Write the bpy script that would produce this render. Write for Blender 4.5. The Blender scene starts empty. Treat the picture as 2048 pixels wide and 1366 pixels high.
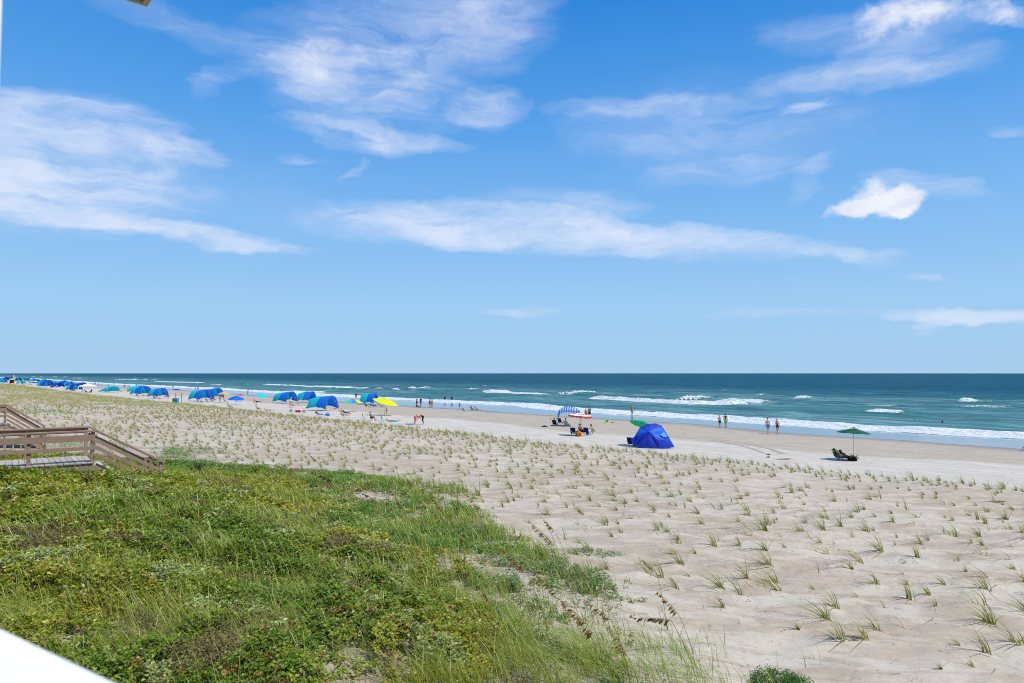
import bpy, bmesh, math, random
import numpy as np
from mathutils import Vector, Matrix, Quaternion

SC = bpy.context.scene
COL = SC.collection
random.seed(7)
RNG = np.random.default_rng(11)
R = math.radians

# ------------------------------------------------------------------ camera
FPX = 1365.333            # focal length in pixels of a 2048 wide picture (24 mm lens)
CAM_Z = 7.0
PITCH = math.atan(63.0 / FPX)
cam = bpy.data.cameras.new('camera')
cam.sensor_width = 36.0
cam.lens = 24.0
cam.clip_start = 0.05
cam.clip_end = 60000
cam.dof.use_dof = True
cam.dof.focus_distance = 22.0
cam.dof.aperture_fstop = 2.7
cam_o = bpy.data.objects.new('camera', cam)
COL.objects.link(cam_o)
cam_o.location = (0, 0, CAM_Z)
cam_o.rotation_euler = (math.pi / 2 + PITCH, 0, 0)
SC.camera = cam_o
SC.render.resolution_x, SC.render.resolution_y = 1024, 683
SC.cycles.use_denoising = False
SC.cycles.pixel_filter_type = 'BLACKMAN_HARRIS'
SC.cycles.filter_width = 1.05
SC.cycles.max_bounces = 6
SC.cycles.transparent_max_bounces = 6

# ------------------------------------------------------------------ sun and exposure
SUN_EL = R(60)
SUN_AZ = math.atan2(0.93, -0.36)          # clockwise from +Y
SUN_DIR = Vector((math.sin(SUN_AZ) * math.cos(SUN_EL), math.cos(SUN_AZ) * math.cos(SUN_EL), math.sin(SUN_EL)))
sun = bpy.data.lights.new('sun', 'SUN')
sun.energy = 5.0
sun.angle = R(0.53)
sun.color = (1.0, 0.945, 0.85)
sun_o = bpy.data.objects.new('sun', sun)
COL.objects.link(sun_o)
sun_o.rotation_euler = SUN_DIR.to_track_quat('Z', 'Y').to_euler()
VS = SC.view_settings
SC.display_settings.display_device = 'sRGB'
VS.view_transform = 'Standard'
VS.look = 'None'
VS.exposure = 0.0
VS.gamma = 1.0
VS.use_curve_mapping = False

# ------------------------------------------------------------------ node helper
class NT:
    """tiny wrapper to write node graphs as expressions"""
    def __init__(self, tree):
        self.t = tree
    def node(self, typ, **kw):
        n = self.t.nodes.new(typ)
        for k, v in kw.items():
            setattr(n, k, v)
        return n
    def put(self, sock, v):
        if isinstance(v, bpy.types.NodeSocket):
            self.t.links.new(v, sock)
        elif v is not None:
            if hasattr(sock.default_value, '__len__'):
                v = tuple(v)
                if len(sock.default_value) == 4 and len(v) == 3:
                    v = v + (1,)
            sock.default_value = v
    def math(self, op, a, b=None, c=None, clamp=False):
        n = self.node('ShaderNodeMath', operation=op, use_clamp=clamp)
        for i, v in enumerate((a, b, c)):
            if v is not None:
                self.put(n.inputs[i], v)
        return n.outputs[0]
    def add(self, a, b): return self.math('ADD', a, b)
    def mul(self, a, b): return self.math('MULTIPLY', a, b)
    def vmath(self, op, a, b=None, out=0):
        n = self.node('ShaderNodeVectorMath', operation=op)
        self.put(n.inputs[0], a)
        if b is not None:
            self.put(n.inputs[1], b)
        return n.outputs['Value'] if op in ('DOT_PRODUCT', 'LENGTH') else n.outputs[0]
    def mix(self, f, a, b, blend='MIX'):
        n = self.node('ShaderNodeMix', data_type='RGBA', blend_type=blend)
        self.put(n.inputs['Factor'], f)
        self.put(n.inputs[6], a)
        self.put(n.inputs[7], b)
        return n.outputs[2]
    def smooth(self, v, lo, hi, a=0.0, b=1.0):
        n = self.node('ShaderNodeMapRange', interpolation_type='SMOOTHSTEP')
        self.put(n.inputs[0], v)
        for i, q in enumerate((lo, hi, a, b)):
            self.put(n.inputs[1 + i], q)
        return n.outputs[0]
    def lin(self, v, lo, hi, a=0.0, b=1.0):
        n = self.node('ShaderNodeMapRange')
        self.put(n.inputs[0], v)
        for i, q in enumerate((lo, hi, a, b)):
            self.put(n.inputs[1 + i], q)
        return n.outputs[0]
    def noise(self, vec, scale=5.0, detail=3.0, rough=0.55, dist=0.0, col=False):
        n = self.node('ShaderNodeTexNoise')
        self.put(n.inputs['Vector'], vec)
        n.inputs['Scale'].default_value = scale
        n.inputs['Detail'].default_value = detail
        n.inputs['Roughness'].default_value = rough
        n.inputs['Distortion'].default_value = dist
        return n.outputs['Color' if col else 'Fac']
    def mapping(self, vec, loc=(0, 0, 0), rot=(0, 0, 0), scale=(1, 1, 1)):
        n = self.node('ShaderNodeMapping')
        self.put(n.inputs['Vector'], vec)
        n.inputs['Location'].default_value = loc
        n.inputs['Rotation'].default_value = rot
        n.inputs['Scale'].default_value = scale
        return n.outputs[0]
    def sep(self, v):
        n = self.node('ShaderNodeSeparateXYZ')
        self.put(n.inputs[0], v)
        return n.outputs
    def comb(self, x, y, z=0.0):
        n = self.node('ShaderNodeCombineXYZ')
        for i, v in enumerate((x, y, z)):
            self.put(n.inputs[i], v)
        return n.outputs[0]
    def attr(self, name, out='Fac'):
        n = self.node('ShaderNodeAttribute', attribute_name=name)
        return n.outputs[out]
    def bump(self, h, strength=0.5, dist=0.1, normal=None):
        n = self.node('ShaderNodeBump')
        self.put(n.inputs['Height'], h)
        self.put(n.inputs['Strength'], strength)
        n.inputs['Distance'].default_value = dist
        if normal is not None:
            self.put(n.inputs['Normal'], normal)
        return n.outputs[0]

def new_mat(name):
    m = bpy.data.materials.new(name)
    m.use_nodes = True
    nt = m.node_tree
    nt.nodes.clear()
    N = NT(nt)
    out = N.node('ShaderNodeOutputMaterial')
    b = N.node('ShaderNodeBsdfPrincipled')
    nt.links.new(b.outputs[0], out.inputs[0])
    return m, N, b, out

# ------------------------------------------------------------------ sky: Nishita air plus high cloud
def px_dir(px, py):
    x = (px - 1024) / FPX
    y = -(py - 683) / FPX
    c, s = math.cos(PITCH), math.sin(PITCH)
    return Vector((x, c - s * y, s + c * y))

def px_ang(px, py):
    d = px_dir(px, py)
    return math.atan2(d.x, d.y), math.atan2(d.z, math.hypot(d.x, d.y))

SKY_STRENGTH = 0.105
world = bpy.data.worlds.new('World')
SC.world = world
world.use_nodes = True
wt = world.node_tree
wt.nodes.clear()
W = NT(wt)
w_out = W.node('ShaderNodeOutputWorld')
bg = W.node('ShaderNodeBackground')
bg.inputs['Strength'].default_value = SKY_STRENGTH
wt.links.new(bg.outputs[0], w_out.inputs[0])
sky = W.node('ShaderNodeTexSky')
sky.sky_type = 'NISHITA'
sky.sun_disc = False
sky.sun_elevation = SUN_EL
sky.sun_rotation = SUN_AZ
sky.altitude = 0
sky.air_density = 1.0
sky.dust_density = 0.35
sky.ozone_density = 2.0
dirv = W.node('ShaderNodeTexCoord').outputs['Generated']
dx, dy, dz = W.sep(dirv)[:3]
az = W.math('ARCTAN2', dx, dy)
el = W.math('ARCTAN2', dz, W.math('SQRT', W.add(W.mul(dx, dx), W.mul(dy, dy))))
# richer blue as polarised summer air looks
hs = W.node('ShaderNodeHueSaturation')
hs.inputs['Saturation'].default_value = 1.0
hs.inputs['Value'].default_value = 1.0
wt.links.new(sky.outputs[0], hs.inputs['Color'])
air = hs.outputs[0]
# summer haze over warm sea: the air thickens evenly towards the horizon all round
grad = W.node('ShaderNodeValToRGB')
wt.links.new(W.lin(el, 0.0, R(60)), grad.inputs['Fac'])
cr = grad.color_ramp
STOPS = [(0.0, (.385, .615, .860)), (.09, (.340, .605, .905)), (.20, (.225, .505, .905)), (.34, (.095, .360, .835)), (.48, (.030, .250, .730)), (1.0, (.020, .150, .520))]
while len(cr.elements) < len(STOPS):
    cr.elements.new(.5)
for e_, (p_, c_) in zip(cr.elements, STOPS):
    e_.position = p_
    e_.color = (*c_, 1)
gcol = W.vmath('MULTIPLY', grad.outputs[0], (1 / SKY_STRENGTH,) * 3)
air = W.mix(0.95, air, gcol)
ae = W.comb(az, el, 0.0)

def blob(cx, cy, rx, ry, tilt=0.0, w=1.0, vec=None):
    a0, e0 = px_ang(cx, cy)
    t = R(tilt)
    a1, e1 = px_ang(cx + math.cos(t) * 40, cy + math.sin(t) * 40)
    a2, e2 = px_ang(cx - math.sin(t) * 40, cy + math.cos(t) * 40)
    M = np.array([[(a1 - a0) / 40, (a2 - a0) / 40], [(e1 - e0) / 40, (e2 - e0) / 40]])
    Mi = np.linalg.inv(M)
    rel = W.vmath('SUBTRACT', ae_w if vec is None else vec, (a0, e0, 0))
    p1 = W.vmath('DOT_PRODUCT', rel, (Mi[0, 0] / rx, Mi[0, 1] / rx, 0))
    p2 = W.vmath('DOT_PRODUCT', rel, (Mi[1, 0] / ry, Mi[1, 1] / ry, 0))
    d2 = W.math('MULTIPLY_ADD', p1, p1, W.mul(p2, p2))
    k = W.math('SUBTRACT', 1.0, d2, clamp=True)
    return W.mul(k, w)

# warp the angular coordinates a little so that cloud outlines are ragged
wn = W.noise(W.vmath('MULTIPLY', ae, (7, 16, 1)), 1.0, 4.0, 0.6, 0.0, col=True)
ae_w = W.vmath('ADD', ae, W.vmath('MULTIPLY', W.vmath('SUBTRACT', wn, (.5, .5, .5)), (0.14, 0.055, 0)))

def total(lst, vec=None):
    acc = None
    for b in lst:
        v = blob(*b, vec=vec)
        acc = v if acc is None else W.add(acc, v)
    return acc

CIRRUS = [
    (800, 60, 330, 110, -6, .55), (700, 170, 190, 110, 8, .50), (640, 140, 95, 75, -10, .45), (850, 170, 120, 130, 0, .35),
    (470, 155, 120, 26, -16, .40), (740, 275, 215, 32, 8, .85), (975, 215, 95, 48, -6, .75), (1000, 60, 170, 110, -30, .4),
    (400, 70, 260, 40, 18, .35), (120, 300, 270, 130, 0, .75), (60, 340, 190, 110, 10, .6), (180, 380, 300, 110, 0, .35), (30, 215, 90, 45, 0, .45),
    (260, 265, 160, 60, 12, .45), (365, 306, 95, 22, 6, .75), (130, 425, 210, 28, 8, .95), (420, 475, 230, 22, 5, .85), (250, 385, 240, 45, 4, .35),
    (1010, 455, 380, 52, 5, .95), (1130, 410, 200, 42, 0, .42), (1400, 485, 330, 40, 5, .85), (1700, 515, 120, 22, 10, .9), (830, 455, 260, 40, 5, .5),
    (1400, 250, 330, 80, -6, .24), (1700, 155, 240, 34, -5, .50), (1300, 215, 260, 26, -4, .38), (1850, 120, 200, 40, 0, .35),
    (1590, 215, 45, 14, -12, .8), (1620, 350, 95, 26, -35, .4), (1860, 370, 130, 26, 10, .5), (1450, 340, 200, 30, -6, .35),
    (1960, 640, 200, 22, 1, .95), (1040, 622, 90, 14, 0, .5), (1860, 660, 60, 12, 0, .4), (1600, 630, 260, 14, 1, .25), (2020, 255, 60, 14, 0, .45),
    (1480, 250, 460, 150, -4, .16), (420, 400, 420, 110, 4, .12),
    (700, 335, 45, 14, -50, .45), (600, 320, 60, 14, 0, .35), (1750, 60, 280, 60, -5, .4), (1855, 553, 50, 8, 0, .5),
]
CUMULUS = [
    (1772, 392, 78, 46, 4, 1.1), (1700, 420, 66, 28, -14, 1.0), (1812, 404, 52, 40, 0, .9), (1755, 418, 100, 26, -3, .8),
    (1800, 32, 100, 50, -4, .62), (1850, 10, 80, 44, 0, .62), (1990, 25, 90, 32, 8, .72), (1740, 52, 44, 44, 0, .5), (640, 118, 62, 48, -20, .75),
]
dens = total(CIRRUS)
# generic thin cloud over the rest of the dome, beyond the picture
outside = W.smooth(W.math('ABSOLUTE', az), 0.66, 0.95)
above = W.smooth(el, 0.50, 0.75)
rest = W.math('MAXIMUM', outside, above)
broad = W.smooth(W.noise(W.vmath('MULTIPLY', dirv, (2.2, 2.2, 4.0)), 1.0, 3.0, .5), 0.42, 0.72)
dens = W.add(dens, W.mul(W.mul(rest, broad), 0.7))
rot = W.mapping(ae_w, rot=(0, 0, R(4)), scale=(7.0, 48.0, 1))
n1 = W.noise(rot, 1.0, 7.0, 0.58, 0.5)
n2 = W.noise(W.mapping(ae_w, loc=(3, 1, 0), rot=(0, 0, R(-8)), scale=(9, 20, 1)), 1.0, 7.0, 0.6, 0.5)
n0 = W.noise(W.mapping(ae_w, loc=(7, 4, 0), rot=(0, 0, R(14)), scale=(4.5, 12, 1)), 1.0, 5.0, 0.58, 0.4)
tex = W.add(W.add(W.mul(n1, 0.34), W.mul(n2, 0.36)), W.mul(n0, 0.30))
dens = W.math('DIVIDE', W.mul(dens, 1.25), W.add(1.0, W.mul(dens, 0.75)))
veil = W.mul(dens, W.lin(tex, 0.33, 0.62, 0.06, 1.30))
ci_a = W.smooth(veil, -0.05, 1.0, 0.0, 0.80)
ci_a = W.mul(ci_a, W.smooth(dens, 0.0, 0.12))
wn2 = W.noise(W.vmath('MULTIPLY', ae, (30, 34, 1)), 1.0, 5.0, 0.6, 0.0, col=True)
ae_c = W.vmath('ADD', ae, W.vmath('MULTIPLY', W.vmath('SUBTRACT', wn2, (.5, .5, .5)), (0.035, 0.030, 0)))
cum = total(CUMULUS, ae_c)
n3 = W.noise(W.mapping(ae, loc=(1, 2, 0), scale=(26, 34, 1)), 1.0, 7.0, 0.6, 0.2)
cu_a = W.smooth(W.add(cum, W.mul(W.math('SUBTRACT', n3, 0.5), 2.2)), 0.05, 1.45, 0.0, 0.95)
cu_a = W.mul(cu_a, W.smooth(cum, 0.0, 0.25))
c_scale = 1.0 / SKY_STRENGTH
ci_col = (0.80 * c_scale, 0.85 * c_scale, 0.985 * c_scale)
cu_col = W.mix(W.smooth(n2, .35, .6), (0.74 * c_scale, 0.79 * c_scale, 0.95 * c_scale), (0.92 * c_scale, 0.94 * c_scale, 1.0 * c_scale))
col = W.mix(ci_a, air, ci_col)
col = W.mix(cu_a, col, cu_col)
wt.links.new(col, bg.inputs['Color'])
world.cycles.sampling_method = 'MANUAL'
world.cycles.sample_map_resolution = 512
# ------------------------------------------------------------------ tagging and mesh helpers
def tag(o, label=None, cat=None, group=None, kind=None):
    if label: o['label'] = label
    if cat: o['category'] = cat
    if group: o['group'] = group
    if kind: o['kind'] = kind
    return o

def link(o, parent=None):
    COL.objects.link(o)
    if parent is not None:
        o.parent = parent
    return o

def thing(name, label, cat, loc=(0, 0, 0), rotz=0.0, group=None):
    o = bpy.data.objects.new(name, None)
    o.empty_display_size = 0.2
    link(o)
    o.location = loc
    o.rotation_euler = (0, 0, rotz)
    return tag(o, label, cat, group)

def np_mesh(name, V, F, smooth=True, attrs=None):
    """V (n,3); F list of index arrays (m,3) or (m,4)"""
    me = bpy.data.meshes.new(name)
    V = np.asarray(V, dtype=np.float32)
    me.vertices.add(len(V))
    me.vertices.foreach_set('co', V.ravel())
    F = [np.asarray(f, dtype=np.int32) for f in F if len(f)]
    loops = np.concatenate([f.ravel() for f in F])
    sizes = np.concatenate([np.full(len(f), f.shape[1], dtype=np.int32) for f in F])
    starts = np.concatenate([[0], np.cumsum(sizes)[:-1]]).astype(np.int32)
    me.loops.add(len(loops))
    me.loops.foreach_set('vertex_index', loops)
    me.polygons.add(len(sizes))
    me.polygons.foreach_set('loop_start', starts)
    me.polygons.foreach_set('loop_total', sizes)
    me.polygons.foreach_set('use_smooth', np.full(len(sizes), smooth, dtype=bool))
    if attrs:
        for k, a in attrs.items():
            a = np.asarray(a, dtype=np.float32)
            if a.ndim == 1:
                at = me.attributes.new(k, 'FLOAT', 'POINT')
                at.data.foreach_set('value', a)
            else:
                if a.shape[1] == 3:
                    a = np.concatenate([a, np.ones((len(a), 1), np.float32)], 1)
                at = me.attributes.new(k, 'FLOAT_COLOR', 'POINT')
                at.data.foreach_set('color', a.ravel())
    me.update(calc_edges=True)
    me.validate()
    return me

def np_obj(name, V, F, mat, parent=None, smooth=True, attrs=None):
    me = np_mesh(name, V, F, smooth, attrs)
    if mat: me.materials.append(mat)
    return link(bpy.data.objects.new(name, me), parent)

def grid_faces(nr, nc):
    i = np.arange(nr - 1)[:, None] * nc + np.arange(nc - 1)[None, :]
    i = i.ravel()
    return np.stack([i, i + 1, i + nc + 1, i + nc], 1)

def sstep(x, a, b):
    t = np.clip((np.asarray(x, float) - a) / (b - a), 0, 1)
    return t * t * (3 - 2 * t)

# value noise in numpy
_perm = np.random.default_rng(5).random((256, 256))
def vnoise(x, y):
    x = np.asarray(x, float); y = np.asarray(y, float)
    xi = np.floor(x).astype(int); yi = np.floor(y).astype(int)
    fx = x - xi; fy = y - yi
    fx = fx * fx * (3 - 2 * fx); fy = fy * fy * (3 - 2 * fy)
    a = _perm[xi & 255, yi & 255]; b = _perm[(xi + 1) & 255, yi & 255]
    c = _perm[xi & 255, (yi + 1) & 255]; d = _perm[(xi + 1) & 255, (yi + 1) & 255]
    return (a * (1 - fx) + b * fx) * (1 - fy) + (c * (1 - fx) + d * fx) * fy
def fbm(x, y, o=4):
    s = 0; a = 0.5; t = 0
    for k in range(o):
        s = s + a * vnoise(x * 2 ** k + 17.3 * k, y * 2 ** k + 9.1 * k); t += a; a *= .5
    return s / t

# ------------------------------------------------------------------ shore coordinates: s along the beach, t towards the sea
U_S = np.array((-0.6, 0.8)); N_T = np.array((0.8, 0.6))
def to_st(x, y):
    return -0.6 * np.asarray(x) + 0.8 * np.asarray(y), 0.8 * np.asarray(x) + 0.6 * np.asarray(y)
def to_xy(s, t):
    return -0.6 * s + 0.8 * t, 0.8 * s + 0.6 * t
def at_z(px, py, z):
    d = px_dir(px, py)
    k = (z - CAM_Z) / d.z
    return np.array((d.x * k, d.y * k))

def shore_line(pts, z):
    st = []
    for px, py in pts:
        q = at_z(px, py, z)
        st.append(to_st(*q))
    st = np.array(sorted(st))
    s, t = st[:, 0], st[:, 1]
    # straight on at both ends
    s = np.concatenate([[-400], s, [s[-1] + 3000]])
    t = np.concatenate([[t[0]], t, [t[-1] - 0.075 * 3000]])
    return s, t

L_plant = shore_line([(2048, 978), (1700, 948), (1380, 914), (1080, 886), (880, 862), (600, 833), (440, 815), (300, 802), (180, 790), (90, 778), (10, 767)], 1.15)
L_damp = shore_line([(2048, 930), (1800, 918), (1400, 884), (1080, 858), (1000, 846), (800, 831), (600, 812), (440, 798), (300, 786), (180, 777), (60, 765)], 0.62)
L_wet = shore_line([(2048, 900), (1800, 881), (1566, 867), (1380, 848), (1226, 839), (1080, 830), (907, 818), (800, 812), (687, 805), (560, 795), (487, 790), (341, 779.5), (200, 772), (60, 760)], 0.16)
L_foam = shore_line([(2048, 878.5), (1955, 875), (1819, 866.6), (1634, 855.5), (1517, 847), (1400, 839), (1226, 829), (1080, 818), (1020, 812), (907, 806), (800, 801), (600, 789), (440, 779.5), (340, 774.5), (220, 769), (60, 757.5)], 0.0)

def Tp(s): return np.interp(s, *L_plant)
def Tf(s): return np.maximum(np.interp(s, *L_foam), np.interp(s, *L_plant) + 14)
def Td(s): return np.clip(np.interp(s, *L_damp), Tp(s) + 3, Tf(s) - 7)
def Tw(s): return np.clip(np.interp(s, *L_wet), Td(s) + 2, Tf(s) - 3)

DUNE_O = np.array([-300, -90, -50, -41, -36, -31, -26, -16, -7, 0.0])
DUNE_Z = np.array([4.2, 4.4, 4.2, 3.55, 3.15, 2.65, 2.42, 2.16, 1.72, 1.15])
def base_z(x, y):
    s, t = to_st(x, y)
    p, d, w, f = Tp(s), Td(s), Tw(s), Tf(s)
    zd = np.interp(t - p, DUNE_O, DUNE_Z)
    z = np.where(t < p, zd,
        np.where(t < d, 1.15 + (0.62 - 1.15) * (t - p) / (d - p),
        np.where(t < w, 0.62 + (0.16 - 0.62) * (t - d) / (w - d),
        np.where(t < f, 0.16 - 0.15 * (t - w) / (f - w),
                 0.01 - (t - f) * 0.022))))
    return np.maximum(z, -4.0)

def ground_z(x, y):
    """smoothed beach and dune height at plan position"""
    x = np.asarray(x, float); y = np.asarray(y, float)
    s, t = to_st(x, y)
    dist = np.hypot(x, y)
    z = 0
    for k, wgt in ((-1.6, .2), (-.8, .2), (0, .2), (.8, .2), (1.6, .2)):
        z = z + wgt * base_z(x + .8 * k, y + .6 * k)
    p = Tp(s)
    o = t - p
    # the vegetated crest rises towards the boardwalk
    hump = 0.55 * np.exp(-((s - 21) / 11.0) ** 2) * sstep(o, -28, -39)
    z = z + hump
    dune = sstep(o, 3, -4)
    near = sstep(dist, 160, 60)
    z = z + dune * (fbm(x * .22, y * .22, 3) - .5) * 0.32 + dune * near * (fbm(x * .9 + 40, y * .9, 3) - .5) * 0.14
    # wind ripples and scour on the planted sand, footprints on the beach
    z = z + dune * near * (fbm((x * .8 + y * .6) * .8, (-x * .6 + y * .8) * 2.4, 3) - .5) * 0.07
    beach = sstep(o, -2, 3) * sstep(t - Tw(s), 2, -3)
    z = z + beach * (fbm(x * .35, y * .35 + 50, 3) - .5) * 0.10 + beach * near * (fbm(x * 1.7, y * 1.7, 2) - .5) * 0.05
    return z

def ground_hit(px, py):
    """where the view ray through a picture position meets the ground"""
    z = 1.0
    d = px_dir(px, py)
    k0 = 4.0
    # march outwards, then bisect
    ks = np.geomspace(6, 3000, 900)
    X = d.x * ks; Y = d.y * ks; Z = CAM_Z + d.z * ks
    g = np.maximum(ground_z(X, Y), 0.0)
    below = np.nonzero(Z < g)[0]
    if len(below) == 0:
        q = at_z(px, py, 0.0)
        return Vector((q[0], q[1], 0.0))
    i = below[0]
    lo, hi = ks[max(i - 1, 0)], ks[i]
    for _ in range(24):
        m = .5 * (lo + hi)
        if CAM_Z + d.z * m < max(float(ground_z(d.x * m, d.y * m)), 0.0): hi = m
        else: lo = m
    m = hi
    return Vector((d.x * m, d.y * m, CAM_Z + d.z * m))

# ------------------------------------------------------------------ vegetation cover mask (plan)
VEG_EDGE_PX = [(250, 900), (330, 898), (400, 905), (440, 925), (600, 938), (740, 946), (860, 972), (905, 985), (950, 1030), (1010, 1085), (1090, 1110), (1180, 1150), (1225, 1215), (1270, 1290), (1330, 1366)]
def veg_edge_build():
    st = []
    for px, py in VEG_EDGE_PX:
        q = ground_hit(px, py)
        st.append(to_st(q.x, q.y))
    st = np.array(sorted([(float(a), float(b)) for a, b in st]))
    return st[:, 0], st[:, 1]
VE = veg_edge_build()
def veg_cover(x, y):
    """0..1 cover of the dune vegetation"""
    s, t = to_st(x, y)
    e = np.interp(s, VE[0], VE[1])
    far = s > VE[0][-1]
    e = np.where(far, VE[1][-1] - (s - VE[0][-1]) * .35, e)
    e = np.where(s < VE[0][0], VE[1][0] - 0.0, e)
    e = e + (fbm(x * .8, y * .8, 4) - .5) * 3.6
    return sstep(t, e + .35, e - .55)

BARE = [(*ground_hit(gx, gy).xy, gr * .78) for gx, gy, gr in ((150, 1290, .75), (620, 1300, .55), (690, 1335, .45), (740, 1000, 1.7), (690, 1045, 1.1), (800, 1035, 1.0), (960, 1120, .9), (1010, 1150, .7), (1075, 1195, .8), (940, 1195, .6), (1125, 1225, .8), (1150, 1285, .6), (1060, 1260, .5), (880, 1130, .6), (1000, 1220, .45), (1225, 1290, .5))]
def bare_at(x, y):
    b = 0
    for bx, by, gr in BARE:
        b = b + np.exp(-((x - bx) ** 2 + (y - by) ** 2) / gr ** 2)
    return np.clip(b, 0, 1)

# ------------------------------------------------------------------ sand
def sand_material():
    m, N, b, out = new_mat('sand')
    geo = N.node('ShaderNodeNewGeometry')
    pos = geo.outputs['Position']
    wet = N.attr('wet'); damp = N.attr('damp'); dune = N.attr('dune'); veg = N.attr('veg')
    shore = N.mapping(pos, rot=(0, 0, R(-126.87)), scale=(1, 1, 1))
    big = N.noise(pos, 0.13, 4, .55)
    mid = N.noise(N.vmath('MULTIPLY', shore, (.35, 1.3, 1)), 0.9, 5, .6, .4)
    fine = N.noise(pos, 9.0, 5, .65)
    grain = N.noise(pos, 85.0, 3, .7)
    tan = N.mix(mid, (0.310, 0.258, 0.196), (0.390, 0.335, 0.265))
    pale = N.mix(fine, (0.435, 0.398, 0.332), (0.505, 0.468, 0.40))
    patch = N.noise(N.vmath('MULTIPLY', pos, (.55, 1.5, 1)), 1.0, 6, .62, .8)
    streak = N.smooth(N.add(N.mul(patch, .75), N.mul(big, .35)), 0.47, 0.64)
    dune_c = N.mix(N.mul(streak, .75), tan, pale)
    dry_c = N.mix(N.smooth(mid, .35, .7), (0.41, 0.385, 0.34), (0.50, 0.470, 0.42))
    damp_c = N.mix(N.smooth(mid, .3, .7), (0.325, 0.287, 0.232), (0.385, 0.345, 0.285))
    wet_c = N.mix(mid, (0.085, 0.085, 0.085), (0.11, 0.105, 0.10))
    c = N.mix(damp, dry_c, damp_c)
    c = N.mix(dune, c, dune_c)
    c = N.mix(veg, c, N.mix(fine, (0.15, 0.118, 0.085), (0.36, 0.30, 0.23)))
    # shell grit and wrack specks
    v = N.node('ShaderNodeTexVoronoi'); v.inputs['Scale'].default_value = 7.0; N.put(v.inputs['Vector'], pos)
    sp = N.smooth(v.outputs['Distance'], 0.19, 0.08)
    rare = N.smooth(N.noise(pos, .8, 4, .65), 0.46, 0.60)
    v2 = N.node('ShaderNodeTexVoronoi'); v2.inputs['Scale'].default_value = 2.2; N.put(v2.inputs['Vector'], N.vmath('MULTIPLY', shore, (.6, 1.5, 1)))
    sp2 = N.mul(N.smooth(v2.outputs['Distance'], 0.09, 0.05), N.smooth(N.noise(pos, .21, 3, .6), .52, .62))
    c = N.mix(N.mul(N.mul(sp, rare), .95), c, (0.10, 0.085, 0.075))
    c = N.mix(N.mul(N.mul(sp2, N.math('SUBTRACT', 1.0, dune)), .7), c, (0.13, 0.10, 0.085))
    wl = N.noise(N.vmath('MULTIPLY', shore, (.16, 1.1, 1)), 1.0, 5, .65, .6)
    wr = N.mul(N.mul(N.smooth(wl, .655, .70), N.math('SUBTRACT', 1.0, dune)), N.smooth(N.noise(pos, .5, 3, .6), .45, .6))
    c = N.mix(N.mul(wr, .55), c, (0.19, 0.15, 0.115))
    c = N.mix(N.mul(N.math('SUBTRACT', grain, .5), 0.5), c, N.mix(grain, (0.2, .17, .14), (.75, .72, .68)))
    c = N.mix(N.mul(N.attr('moist'), .7), c, (0.200, 0.182, 0.162))
    c = N.mix(wet, c, wet_c)
    N.put(b.inputs['Base Color'], c)
    N.put(b.inputs['Roughness'], N.mix(wet, (.95, .95, .95), (.07, .07, .07)))
    N.put(b.inputs['Specular IOR Level'], N.mix(wet, (.12, .12, .12), (.6, .6, .6)))
    h = N.add(N.add(N.mul(mid, .6), N.mul(fine, .28)), N.mul(grain, .07))
    foot = N.noise(pos, 2.6, 2, .5)
    h = N.add(h, N.mul(N.smooth(foot, .55, .75), -.35))
    st = N.mix(wet, (.6, .6, .6), (.006, .006, .006))
    N.put(b.inputs['Normal'], N.bump(h, st, 0.13))
    return m

def axis(steps):
    a = []
    for lo, hi, n in steps:
        a.append(np.linspace(lo, hi, n, endpoint=False))
    a.append([steps[-1][1]])
    return np.concatenate(a)

# near ground: fan of quads around the viewer's foot, finer close by, coarser far off
def fan_xy(az_steps, radii):
    A = axis(az_steps)
    rr, aa = np.meshgrid(radii, A, indexing='ij')
    return rr * np.sin(aa), rr * np.cos(aa), len(radii), len(A)

rad = np.concatenate([np.linspace(2.0, 8, 20, endpoint=False), np.geomspace(8, 120, 420, endpoint=False), np.geomspace(120, 3200, 130)])
X, Y, nr, nc = fan_xy([(R(-120), R(-44), 50), (R(-44), R(42), 640), (R(42), R(120), 50)], rad)
Z = ground_z(X, Y)
s_, t_ = to_st(X, Y)
inv = t_ < Tf(s_) + 40
a_wet = sstep(t_ - Tw(s_) + (fbm(X * .12, Y * .12, 2) - .5) * 1.5, -.5, 1.2)
a_damp = sstep(t_ - Td(s_) + (fbm(X * .08, Y * .2, 3) - .5) * 4, -1.5, 1.5)
a_dune = sstep(t_ - Tp(s_) + (fbm(X * .25, Y * .25, 2) - .5) * 2.5, .8, -.8)
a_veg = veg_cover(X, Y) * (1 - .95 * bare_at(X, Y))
a_veg = a_veg * np.where(s_ < 14, np.clip((np.interp(s_, VE[0], VE[1]) - t_) / 4.5, 0.0, 1), .55)
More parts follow.
